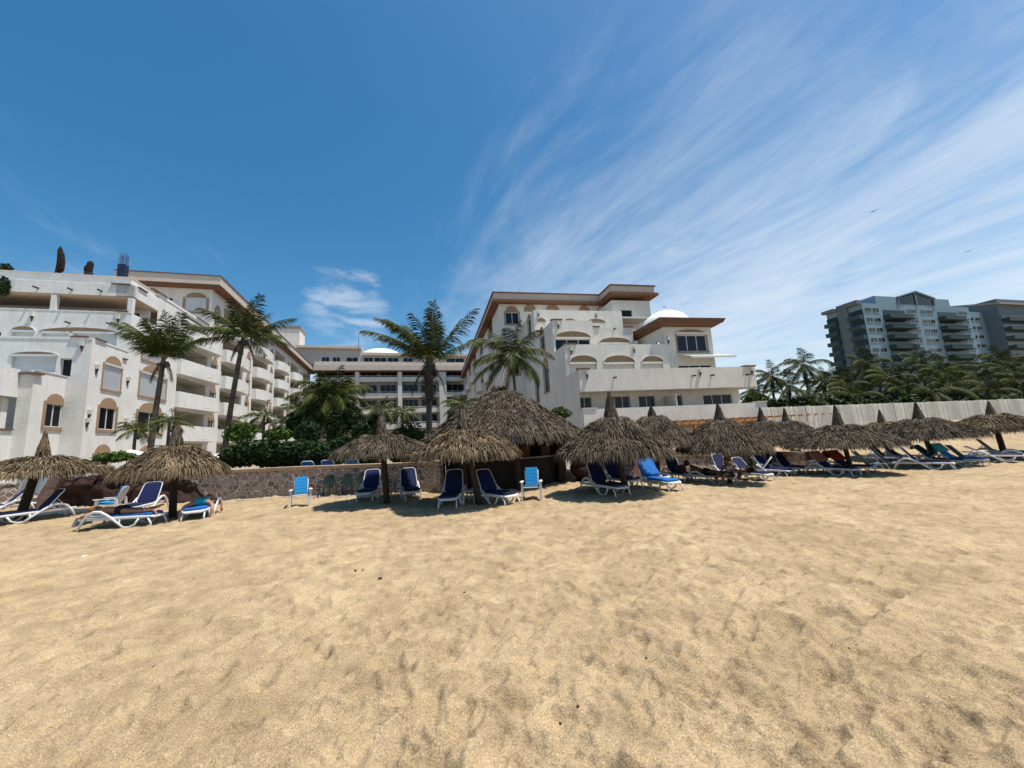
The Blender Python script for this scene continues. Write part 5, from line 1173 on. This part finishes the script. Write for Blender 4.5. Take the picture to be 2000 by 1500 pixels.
# ---- armchairs
def armchair(px, py, hd, cush, label):
    p = onz(px, py); root = empty('beach_armchair', (p.x, p.y, sandz(p.x, p.y)), radians(hd), label, 'armchair', 'white armchairs with blue cushions'); root.scale = (.84,)*3
    # local +x is the way the sitter faces
    m = MB(); slab(m, rrect(-.24, .26, .25, .27, .05), lambda x, y, h: Vector((x, y, .36+.10*x+h)), .04); m.build('seat', RESIN, root)
    m = MB(); slab(m, rrect(0, .66, .22, .24, .14), lambda x, y, h: Vector((-.22-x*.32-h, y, .36+x*.93)), .035); bk = m.build('backrest', RESIN, root)
    m = MB()
    for i in range(5): slab(m, rrect(.10+.115*i, .213+.115*i, .205, .21, .03, 3), lambda x, y, h: Vector((-.225-x*.32+h*.95, y, .36+x*.93+h*.3)), .055, bev=.02)
    m.build('back_cushion', cush, root)
    m = MB(); slab(m, rrect(-.2, .25, .22, .24, .07), lambda x, y, h: Vector((x, y, .402+.10*x+h)), .06, bev=.02); m.build('seat_cushion', cush, root)
    for s in (-1, 1):
        m = MB(); slab(m, rrect(-.34, .34, .045, .06, .04), lambda x, y, h, s=s: Vector((x, y+.31*s, .56+.03*x+h)), .03); m.build('armrest', RESIN, root)
        m = MB(); m.hexa([(.22, .27*s-.02, 0), (.30, .27*s-.02, 0), (.30, .33*s, 0), (.22, .33*s, 0), (.17, .28*s-.02, .56), (.27, .28*s-.02, .565), (.27, .33*s, .565), (.17, .33*s, .56)]); m.build('leg', RESIN, root)
        m = MB(); m.hexa([(-.42, .26*s-.02, 0), (-.35, .26*s-.02, 0), (-.35, .31*s, 0), (-.42, .31*s, 0), (-.34, .28*s-.02, .55), (-.26, .28*s-.02, .552), (-.26, .33*s, .552), (-.34, .33*s, .55)]); m.build('leg', RESIN, root)
    return root
armchair(587, 992, -62, SKYB, 'white armchair with light blue cushion standing alone in front of the stone wall')
armchair(1040, 975, -95, SKYB, 'white armchair with light blue cushion facing the camera before the dark bar')
armchair(212, 1008, 200, SKYB, 'white armchair with blue cushion seen from the side behind the lying woman')
# green stacking chairs
def green_chair():
    root = empty('plastic_chair'); 
    m = MB(); slab(m, rrect(-.2, .22, .2, .22, .06), lambda x, y, h: Vector((x, y, .40+h)), .03); m.build('seat', GREEN, root)
    m = MB(); m.tube([(-.2, -.2, .42), (-.27, -.21, .62), (-.30, -.17, .80), (-.31, 0, .86), (-.30, .17, .80), (-.27, .21, .62), (-.2, .2, .42)], .018, 6)
    for i in range(7):
        y = -.14+.28*i/6; m.tube([(-.2, y, .43), (-.27, y, .62), (-.305, y*.95, .85-.9*y*y)], .017, 5)
    m.tube([(-.265, -.2, .60), (-.27, .2, .60)], .012, 5); m.build('backrest', GREEN, root)
    for s in (-1, 1):
        m = MB(); m.tube([(-.27, .22*s, .64), (0, .25*s, .65), (.2, .25*s, .63), (.22, .24*s, .42)], .02, 6); m.build('armrest', GREEN, root)
        m = MB(); m.tube([(.2, .2*s, .41), (.24, .23*s, 0)], .022, 6); m.build('leg', GREEN, root)
        m = MB(); m.tube([(-.18, .18*s, .41), (-.26, .21*s, 0)], .022, 6); m.build('leg', GREEN, root)
    return root
g0 = green_chair()
for i, (px, py, hd, lab) in enumerate(((637, 973, -85, 'dark green plastic chair at the stone wall, leftmost of five'), (672, 972, -95, 'dark green plastic chair at the stone wall, second from left'), (702, 971, -88, 'dark green plastic chair at the stone wall, middle of five'), (728, 969, -92, 'dark green plastic chair at the wall, just left of the umbrella pole'), (763, 968, -84, 'dark green plastic chair at the wall, just right of the umbrella pole'))):
    o = g0 if i == 0 else copy_tree(g0); tag(o, lab, 'chair', 'green plastic chairs along the stone wall'); p = onz(px, py); o.scale = (.84,)*3; o.location = (p.x, p.y, sandz(p.x, p.y)); o.rotation_euler = (0, 0, radians(hd))
def table(px, py, mat, label):
    p = onz(px, py); root = empty('side_table', (p.x, p.y, sandz(p.x, p.y)), .3, label, 'side table'); root.scale = (.84,)*3
    m = MB(); slab(m, rrect(-.23, .23, .23, .23, .05), lambda x, y, h: Vector((x, y, .40+h)), .035); m.build('table_top', mat, root)
    for a in (1, -1):
        for b in (1, -1): m = MB(); m.tube([(.18*a, .18*b, .41), (.21*a, .21*b, 0)], .02, 6); m.build('leg', mat, root)
table(776, 981, GREYR, 'low grey side table between two navy loungers'); table(916, 983, RESIN, 'small white side table between loungers before the bar')
# aluminium beach chairs
def alu_chair(px, py, hd, cloth, label):
    p = onz(px, py); root = empty('folding_chair', (p.x, p.y, sandz(p.x, p.y)), radians(hd), label, 'beach chair', 'aluminium folding chairs'); root.scale = (.85,)*3
    for s in (-1, 1):
        m = MB(); y = .28*s; m.tube([(.55, y, 0), (.30, y, .50), (.2, y, .56), (-.25, y, .56)], .014, 8); m.tube([(-.45, y, 0), (.25, y, .36)], .014, 8); m.tube([(.3, y*.95, .34), (-.12, y*.95, .25), (-.62, y*.95, .92)], .014, 8); m.build('side_frame', ALUM, root, smooth=True)
    m = MB(); slab(m, rrect(-.12, .3, .25, .25, .02), lambda x, y, h: Vector((x, y, .27+.2*x+h)), .012, bev=.003); m.build('seat', cloth, root)
    m = MB(); slab(m, rrect(0, .82, .25, .25, .02), lambda x, y, h: Vector((-.12-x*.60, y, .26+x*.80+h)), .012, bev=.003); m.build('backrest', cloth, root)
    return root
STR = stripe_mat('blue_white_stripe', (.03, .20, .35), (.42, .55, .60), 3.2, 1)
alu_chair(1706, 921, -20, STR, 'aluminium folding chair with light blue striped towel right of a pole')
alu_chair(1740, 911, -25, BLUE, 'aluminium folding chair behind the striped one'); alu_chair(1893, 907, -25, BLUE, 'aluminium folding chair with blue seat right of the turquoise towel')
alu_chair(1482, 935, 150, GREYR, 'grey aluminium chair beside the sitting person in green')
# stack of white loungers without cushions
p = at(92, 985, 16.2)
base = None
for i in range(12):
    if base is None:
        base = empty('stacked_lounger'); m = MB()
        P = [(-1.0, .36), (-.5, .30), (0, .24), (.3, .22), (.62, .32), (1.0, .50)]
        for j in range(len(P)-1):
            (x0, z0), (x1, z1) = P[j], P[j+1]; m.hexa([(x0, -.32, z0), (x1, -.32, z1), (x1, .32, z1), (x0, .32, z0), (x0, -.32, z0+.045), (x1, -.32, z1+.045), (x1, .32, z1+.045), (x0, .32, z0+.045)])
        m.build('bed', RESIN, base)
        for s in (-1, 1):
            m = MB(); m.tube([(-.8, .30*s, .33), (-.95, .31*s, 0.0)], .022, 6); m.build('leg', RESIN, base); m = MB(); m.tube([(.55, .30*s, .30), (.72, .31*s, 0.0)], .022, 6); m.build('leg', RESIN, base)
            m = MB(); m.tube([(-.6, .33*s, .30), (-.45, .33*s, .46), (-.1, .33*s, .44), (.1, .33*s, .24)], .02, 6); m.build('armrest', RESIN, base)
        o = base
    else: o = copy_tree(base)
    lab = 'lowest white lounger in the tall stack behind the leftmost umbrella' if i == 0 else ('topmost white lounger in the tall stack behind the leftmost umbrella' if i == 11 else 'white cushionless lounger within the tall stack behind the leftmost umbrella')
    tag(o, lab, 'sun lounger', 'stacked white loungers'); o.location = (p.x+.02*i, p.y, .252+.078*i); o.rotation_euler = (0, 0, radians(6))
m = MB(); m.box(-.25, .25, -.25, .25, 0, 1.0); m.box(-.3, .3, -.3, .3, 1.002, 1.08)
o = tag(m.build('stone_pier', STONE), 'low stone pier with flat cap at the left photo edge', 'stone pier'); q = at(3, 975, 15.5); o.location = (q.x, q.y, 0)
# pink towel hanging under the umbrella right of the bar
m = MB(); ns = 14
for i in range(ns):
    z0, z1 = -i*.045, -(i+1)*.045
    for j in range(6):
        y0, y1 = -.1+.2*j/6, -.1+.2*(j+1)/6; f_ = lambda y, z: (y*(1+.5*sin(z*6)), .03*sin(y*40+z*9)+.02, z+.03*sin(y*20))
        a, b, c, d = f_(y0, z0), f_(y1, z0), f_(y1, z1), f_(y0, z1); m.hexa([d, c, (c[0], c[1]+.015, c[2]), (d[0], d[1]+.015, d[2]), a, b, (b[0], b[1]+.015, b[2]), (a[0], a[1]+.015, a[2])])
o = tag(m.build('hanging_towel', material('pink_towel', (.62, .38, .34), .9, .15, 9)), 'pale pink towel hanging on a string from the thatched roof', 'towel'); q = at(1240, 886, 11.0); o.location = q
m = MB(); m.tube([(0, .02, 0), (-.06, .02, .55)], .006, 5); s_ = m.build('string', FABW, o)

# ================================================================ PEOPLE
SK1 = material('tanned_skin', (.34, .155, .085), .55, .08, 6); SK2 = material('sunburnt_skin', (.40, .20, .13), .55, .08, 6); SK3 = material('dark_tan_skin', (.16, .07, .04), .55, .08, 6)
HB = material('light_brown_hair', (.16, .07, .025), .7, .3, 20); HD = material('dark_hair', (.015, .011, .009), .6, .3, 20)
def skinmesh(name, chains, mat, parent, sub=2, label=None):
    """chains: list of lists of (x,y,z,r); a first point equal to an existing vertex joins there. Root is the first vertex."""
    V, Ed, Rd = [], [], []
    def vid(q):
        for i, v in enumerate(V):
            if (Vector(v)-Vector(q[:3])).length < 1e-4: return i
        V.append(tuple(q[:3])); Rd.append(q[3]); return len(V)-1
    for ch in chains:
        ids = [vid(q) for q in ch]
        for a, b in zip(ids, ids[1:]): Ed.append((a, b))
    me = bpy.data.meshes.new(name); me.from_pydata(V, Ed, []); me.materials.append(mat); o = bpy.data.objects.new(name, me); col.objects.link(o)
    if parent: o.parent = parent
    sm_ = o.modifiers.new('skin', 'SKIN'); sm_.use_smooth_shade = True
    if not me.skin_vertices: 
        me.attributes  # ensured by the modifier below
    return o, V, Rd, sub
def finish_skin(o, V, Rd, sub):
    me = o.data
    if not me.skin_vertices:
        bpy.context.view_layer.objects.active = o; o.select_set(True)
        bpy.ops.object.skin_root_mark() if False else None
    bm = bmesh.new(); bm.from_mesh(me); lay = bm.verts.layers.skin.verify()
    for i, v in enumerate(bm.verts): v[lay].radius = (Rd[i], Rd[i]); v[lay].use_root = (i == 0); v[lay].use_loose = False
    bm.to_mesh(me); bm.free()
    s = o.modifiers.new('sub', 'SUBSURF'); s.levels = sub; s.render_levels = sub
    dg = bpy.context.evaluated_depsgraph_get(); ev = o.evaluated_get(dg); nm = bpy.data.meshes.new_from_object(ev)
    nm.polygons.foreach_set('use_smooth', [True]*len(nm.polygons)); o.modifiers.clear(); o.data = nm
    if me.materials and not nm.materials: nm.materials.append(me.materials[0])
    return o
def body(name, chains, mat, parent, sub=2): return finish_skin(*skinmesh(name, chains, mat, parent, sub))
def hand(w_, d_, s_, up=(0, 0, 1)):            # wrist point, direction -> finger chains
    w_, d_ = Vector(w_), Vector(d_).normalized(); sd_ = d_.cross(Vector(up)).normalized()*s_; C_ = []
    palm = w_+d_*.05; C_.append([(*w_, .022), (*palm, .026)])
    for i, (off, ln_) in enumerate(((-.026, .062), (-.009, .074), (.009, .07), (.026, .055))):
        a = palm+sd_*off+d_*.022; C_.append([(*palm, .026), (*a, .010), (*(a+d_*ln_*.5-Vector(up)*.004), .0085), (*(a+d_*ln_-Vector(up)*.018), .007)])
    t = palm-sd_*.034; C_.append([(*palm, .026), (*t, .011), (*(t+d_*.035-sd_*.014), .008)])
    return C_
def head(parent, c, fwd, up, skin, hair, size=.115, long_hair=False):
    fwd = Vector(fwd).normalized(); up = Vector(up).normalized(); sd_ = fwd.cross(up).normalized(); up = sd_.cross(fwd); M_ = Matrix((fwd, sd_, up)).transposed()
    bm = bmesh.new(); bmesh.ops.create_uvsphere(bm, u_segments=24, v_segments=16, radius=1)
    for v in bm.verts:
        x, y, z = v.co; jaw = 1-.28*max(0, -z)*(.6+.4*max(0, x)); X = x*.95*jaw+.06*max(0, x)*(z < 0); Y = y*.76*jaw; Z = z*1.12
        if x > .55 and abs(y) < .22 and -.35 < z < .15: X += .20*(1-abs(y)/.22)*max(0, 1-abs(z+.12)/.3)
        if x > .5 and .22 < abs(y) < .5 and 0 < z < .25: X -= .07
        v.co = M_ @ Vector((X*size, Y*size, Z*size))
    me = bpy.data.meshes.new('head'); bm.to_mesh(me); bm.free(); me.materials.append(skin); me.polygons.foreach_set('use_smooth', [True]*len(me.polygons))
    o = bpy.data.objects.new('head', me); col.objects.link(o); o.parent = parent; o.location = c
    def blob(nm, off, r, mat, sq=(1, 1, 1)):
        m = MB(); m.lathe([(r*cos(radians(a))*1, r*sin(radians(a))) for a in range(-90, 91, 30)], 10); m.v = [tuple(M_ @ Vector((x*sq[0], y*sq[1], z*sq[2]))) for x, y, z in m.v]
        b = m.build(nm, mat, o, smooth=True); b.location = M_ @ (Vector(off)*size); return b
    for s in (-1, 1):
        blob('eye', (.84, .3*s, .08), .012, HD, (.6, 1.2, .7)); blob('ear', (-.05, .77*s, -.02), .028, skin, (.6, .4, 1.1))
    blob('mouth', (.93, 0, -.52), .02, SK3, (.4, 1.3, .35))
    bm = bmesh.new(); bmesh.ops.create_uvsphere(bm, u_segments=24, v_segments=14, radius=1)
    for v in list(bm.verts):
        x, y, z = v.co
        if x > .35 and z < .55 or (z < -.45 and not long_hair): bm.verts.remove(v); continue
        k = 1.10+.05*sin(y*23+z*9); zz_ = z*1.14*k
        if long_hair and z < -.1: zz_ -= .5*(-z)
        v.co = M_ @ Vector(((x*.97-.05)*size*k, y*.80*size*k, zz_*size))
    me = bpy.data.meshes.new('hair'); bm.to_mesh(me); bm.free(); me.materials.append(hair); me.polygons.foreach_set('use_smooth', [True]*len(me.polygons)); h = bpy.data.objects.new('hair', me); col.objects.link(h); h.parent = o
    return o
def prone(lo, label, skin, hair, suit, top=None, splay=False, elbows=False, z0=.375, longh=False, shorts=False):
    root = empty('person', lo.location, lo.rotation_euler.z, label, 'person'); Z = z0; root.scale = (LS,)*3
    pel = (.90, 0, Z+.10, .135); wai = (.70, 0, Z+.105, .115); che = (.46, 0, Z+.12 if not elbows else Z+.2, .135); nek = (.27, 0, Z+.13 if not elbows else Z+.33, .05)
    ch = [[pel, wai, che, (.33, 0, Z+.12 if not elbows else Z+.28, .10), nek, (.2, 0, nek[2]+.02, .05)]]
    for s in (-1, 1):
        hip = (.97, .09*s, Z+.09, .095)
        if splay:
            leg = [pel, hip, (1.18, .20*s, Z+.08, .078), (1.38, .34*s, Z+.04, .055), (1.50, .40*s, Z-.14, .052), (1.55, .40*s, .09, .034), (1.60, .41*s, .05, .034), (1.72, .42*s, .03, .026), (1.77, .42*s, .025, .018)]
        else:
            leg = [pel, hip, (1.2, .11*s, Z+.075, .078), (1.42, .12*s, Z+.055, .054), (1.6, .12*s, Z+.06+.03*(s > 0), .055), (1.80, .11*s, Z+.07+.07*(s > 0), .034), (1.86, .11*s, Z+.04+.13*(s > 0), .032), (1.93, .11*s, Z-.04+.22*(s > 0), .026), (1.96, .11*s, Z-.07+.25*(s > 0), .016)]
        ch.append(leg)
        sh = (.38, .17*s, che[2], .062)
        if elbows: arm = [(.33, 0, Z+.28, .10), (.36, .17*s, Z+.26, .06), (.30, .22*s, Z+.07, .045), (.10, .12*s, Z+.04, .028)]; hd_ = (-1, -.2*s, 0)
        elif splay: arm = [(.33, 0, Z+.12, .10), (.36, .18*s, Z+.11, .06), (.30, .37*s, Z-.02, .045), (.34, .40*s, Z-.2, .028)]; hd_ = (.1, 0, -1)
        else: arm = [(.33, 0, Z+.12, .10), (.34, .18*s, Z+.11, .06), (.12, .34*s, Z+.03, .043), (-.06, .22*s, Z-.03, .027)]; hd_ = (-1, -.3*s, -.5)
        ch.append(arm); w_ = arm[-1][:3]; ch += hand(w_, hd_, s, (0, 0, 1) if abs(hd_[2]) < .9 else (1, 0, 0))
    body('body', ch, skin, root)
    hc = (.09, .0, nek[2]+(.03 if not elbows else .11))
    head(root, hc, (-.5, .8, .1) if not elbows else (-1, .1, .1), (-1, -.3, 0) if not elbows else (-.1, 0, 1), skin, hair, .115, longh)
    e = .03
    if shorts: c = [[(.82, 0, Z+.105, .142+e), (.92, 0, Z+.10, .15+e)], [(.92, 0, Z+.10, .15+e), (.98, .095, Z+.09, .11+e), (1.16, .19 if splay else .115, Z+.08, .093+e)], [(.92, 0, Z+.10, .15+e), (.98, -.095, Z+.09, .11+e), (1.16, -.19 if splay else -.115, Z+.08, .093+e)]]
    else: c = [[(.72, 0, Z+.105, .12+e), (.82, 0, Z+.105, .14+e), (.93, 0, Z+.10, .145+e)], [(.93, 0, Z+.10, .145+e), (1.06, .10, Z+.09, .11+e)], [(.93, 0, Z+.10, .145+e), (1.06, -.10, Z+.09, .11+e)]]
    body('shorts' if shorts else 'swimsuit', c, suit, root)
    if top: body('bikini_top', [[(.47, -.10, Z+.125, .07), (.47, 0, Z+.13, .135), (.47, .10, Z+.125, .07)]], top, root) if False else None
    return root
BLK = material('black_swimwear', (.008, .008, .012), .8, .2, 9); TUR = material('turquoise_shorts', (.01, .36, .46), .85, .12, 6, .006, 20)
prone(lg['L4'], 'woman in black swimwear lying face down with light brown hair', SK1, HB, BLK, longh=True)
prone(lg['L5'], 'man in turquoise shorts lying face down, legs hanging over both sides', SK2, HD, TUR, splay=True, shorts=True)
prone(lg['L14'], 'person in dark swimwear resting on elbows in the shade', SK3, HD, BLK, elbows=True)
# towel under the woman, hanging from the head end
m = MB(); ns = 16
for i in range(ns):
    def q(t):
        if t < .72: return (.55-.9*t, 0, .385)
        k = (t-.72)/.28; return (-.10-.10*k, 0, .385-.26*k)
    a, b = q(i/ns), q((i+1)/ns)
    for j in range(8):
        y0, y1 = -.30+.6*j/8, -.30+.6*(j+1)/8; r_ = lambda y, p: (p[0]+.02*sin(y*20), y, p[2]+.010*sin(y*24+p[0]*15)*(1 if p[2] < .38 else .3))
        A_, B_2, C_, D_ = r_(y0, a), r_(y1, a), r_(y1, b), r_(y0, b); m.hexa([(v[0]-.005, v[1], v[2]-.008) for v in (A_, D_, C_, B_2)]+[A_, D_, C_, B_2])
o = tag(m.build('white_towel', material('white_towelling', (.60, .64, .72), .95, .06, 12)), 'white towel hanging off the head end of the sunbathing woman lounger', 'towel'); o.scale = (LS,)*3; o.location = lg['L4'].location; o.rotation_euler = lg['L4'].rotation_euler
def sitter(loc, rz, label, skin, hair, shirt, legs=True, seat=.40):
    root = empty('person', loc, radians(rz), label, 'person'); S = seat; root.scale = (.9,)*3
    pel = (0, 0, S+.12, .135)
    ch = [[pel, (-.02, 0, S+.30, .115), (0, 0, S+.47, .135), (.03, 0, S+.60, .09), (.05, 0, S+.66, .05), (.06, 0, S+.70, .05)]]
    for s in (-1, 1):
        ch.append([pel, (.08, .09*s, S+.10, .095), (.28, .12*s, S+.11, .078), (.48, .14*s, S+.13, .056), (.56, .14*s, S-.1, .054), (.60, .13*s, .09, .034), (.64, .13*s, .05, .033), (.76, .14*s, .03, .025), (.80, .14*s, .025, .016)])
        ch.append([(.03, 0, S+.60, .09), (.02, .18*s, S+.56, .06), (.05, .25*s, S+.30, .044), (.26, .16*s, S+.22, .027)]); ch += hand((.26, .16*s, S+.22), (1, -.2*s, -.3), s)
    body('body', ch, skin, root)
    head(root, (.09, 0, S+.82), (1, 0, -.25), (.1, 0, 1), skin, hair, .115)
    body('shirt', [[(0, 0, S+.14, .155), (-.02, 0, S+.30, .135), (0, 0, S+.47, .152), (.025, 0, S+.585, .10)], [(.025, 0, S+.585, .10), (.02, .185, S+.55, .078), (.035, .23, S+.40, .066)], [(.025, 0, S+.585, .10), (.02, -.185, S+.55, .078), (.035, -.23, S+.40, .066)]], shirt, root)
    body('shorts', [[(0, 0, S+.06, .15), pel[:3]+(.155,)], [pel[:3]+(.155,), (.09, .095, S+.10, .112), (.33, .125, S+.115, .088)], [pel[:3]+(.155,), (.09, -.095, S+.10, .112), (.33, -.125, S+.115, .088)]], BLK, root)
    return root
q = world(lg['L16'], 1.15, 0, 0); sitter((q.x, q.y, q.z), 165, 'person in green shirt sitting on a lounger in the shade', SK3, HD, material('green_shirt', (.02, .07, .04), .9, .15, 6), seat=.30)
q = at(1448, 925, 12.6); sitter((q.x+.05, q.y+.75, sandz(q.x, q.y)-.0), 200, 'person in white shirt sitting half hidden behind the one in green', SK3, HD, material('white_shirt', (.5, .5, .5), .9, .1, 6), seat=.30)
q = at(745, 900, 15.9); sitter((q.x, q.y, .3), -95, 'person in pale pink shirt sitting behind the stone wall under the thatch fringe', SK2, HB, material('pink_shirt', (.6, .38, .34), .9, .1, 6), seat=.12)
# bucket on the lounger row
q = at(1333, 920, 11.9); root = empty('cool_bag', (lg['L13'].location.x+1.35*LS*cos(radians(-84)), lg['L13'].location.y+1.35*LS*sin(radians(-84)), lg['L13'].location.z+.375*LS), .4, 'brown bag standing on the lounger before the right stone wall', 'bag')
m = MB(); m.prism([(-.13, -.1), (.13, -.1), (.13, .1), (-.13, .1)], 0, .27, top=[(-.11, -.08), (.11, -.08), (.11, .08), (-.11, .08)]); m.build('bag_body', material('brown_bag', (.10, .04, .025), .8, .2, 8), root)
m = MB(); m.tube([(-.1, 0, .26), (-.06, 0, .38), (.06, 0, .38), (.1, 0, .26)], .01, 6); m.build('handle', BLK, root)
# ---------------------------------------------------------------- small things on the sand, birds
def pebble(px, py, r, mat, label, cat='pebble', name='pebble', sq=(1, .7, .5)):
    p = onz(px, py); bm = bmesh.new(); bmesh.ops.create_icosphere(bm, subdivisions=3, radius=r)
    for v in bm.verts: v.co *= 1+.35*mnoise.noise(v.co*(1.2/r)+Vector((px, py, 0))); v.co.x *= sq[0]; v.co.y *= sq[1]; v.co.z *= sq[2]
    me = bpy.data.meshes.new(name); bm.to_mesh(me); bm.free(); me.materials.append(mat); o = bpy.data.objects.new(name, me); col.objects.link(o)
    o.location = (p.x, p.y, sandz(p.x, p.y)+r*sq[2]*.35); o.rotation_euler = (0, 0, px*.7); tag(o, label, cat, 'small dark stones on the sand' if cat == 'pebble' else None)
DS = material('dark_stone', (.05, .03, .02), .9, .3, 20)
for px, py, r, lab in ((694, 1115, .024, 'dark stone below the wall chairs, left one of a close pair'), (709, 1115, .018, 'dark stone, right one of a close pair on the sand'), (742, 1133, .03, 'dark stone just below the close pair'), (300, 1303, .012, 'dark stone in the left foreground'), (907, 1163, .014, 'dark stone in the middle of the foreground'), (755, 1175, .01, 'tiny dark stone left of the middle'), (1486, 1233, .011, 'dark stone right of the middle'), (1263, 1290, .010, 'tiny dark stone in the lower middle'), (1130, 1400, .009, 'tiny dark stone near the lower edge, right one'), (1094, 1407, .009, 'tiny dark stone near the lower edge, left one'), (1660, 1285, .010, 'tiny dark stone in the right foreground'), (1352, 1340, .008, 'tiny dark stone right of the lower middle')):
    pebble(px, py, r, DS, lab)
pebble(165, 1095, .045, FABW, 'crumpled white paper scrap on the sand at the left', 'paper scrap', 'paper_scrap', (1, .8, .3))
BRD = material('dark_feathers', (.03, .03, .03), .9)
for px, py, Y, lab, s_ in ((1706, 413, 120, 'dark seabird gliding high over the pale tower', 1.0), (1891, 491, 150, 'dark seabird flying lower at the right', 1.0), (1300, 598, 36.5, 'dark bird perched on the white dome', .35)):
    q = at(px, py, Y) if s_ == 1 else at(1299, 600, 39.5); root = tag(None or bpy.data.objects.new('seabird', None), lab, 'bird'); col.objects.link(root); root.location = q; root.rotation_euler = (0, .3 if s_ == 1 else 0, .5)
    m = MB(); m.tube([(-.4*s_, 0, 0), (-.2*s_, 0, 0), (.1*s_, 0, .02), (.35*s_, 0, .05), (.5*s_, 0, .04)], [.02*s_, .08*s_, .1*s_, .06*s_, .01*s_], 8); m.build('body', BRD, root)
    for sd_ in (-1, 1):
        m = MB()
        P = [(0, .05), (.05, .5), (-.1, 1.0)] if s_ == 1 else [(0, .03), (-.1, .08), (-.35, .05)]
        for (x0, y0), (x1, y1) in zip(P, P[1:]):
            z0, z1 = (.05+y0*.25, .05+y1*.25) if s_ == 1 else (.03, .02); m.hexa([(x0-.12*s_, y0*sd_, z0), (x0+.12*s_, y0*sd_, z0), (x1+.08*s_, y1*sd_, z1), (x1-.05*s_, y1*sd_, z1), (x0-.12*s_, y0*sd_, z0+.02), (x0+.12*s_, y0*sd_, z0+.02), (x1+.08*s_, y1*sd_, z1+.02), (x1-.05*s_, y1*sd_, z1+.02)])
        m.build('wing', BRD, root)
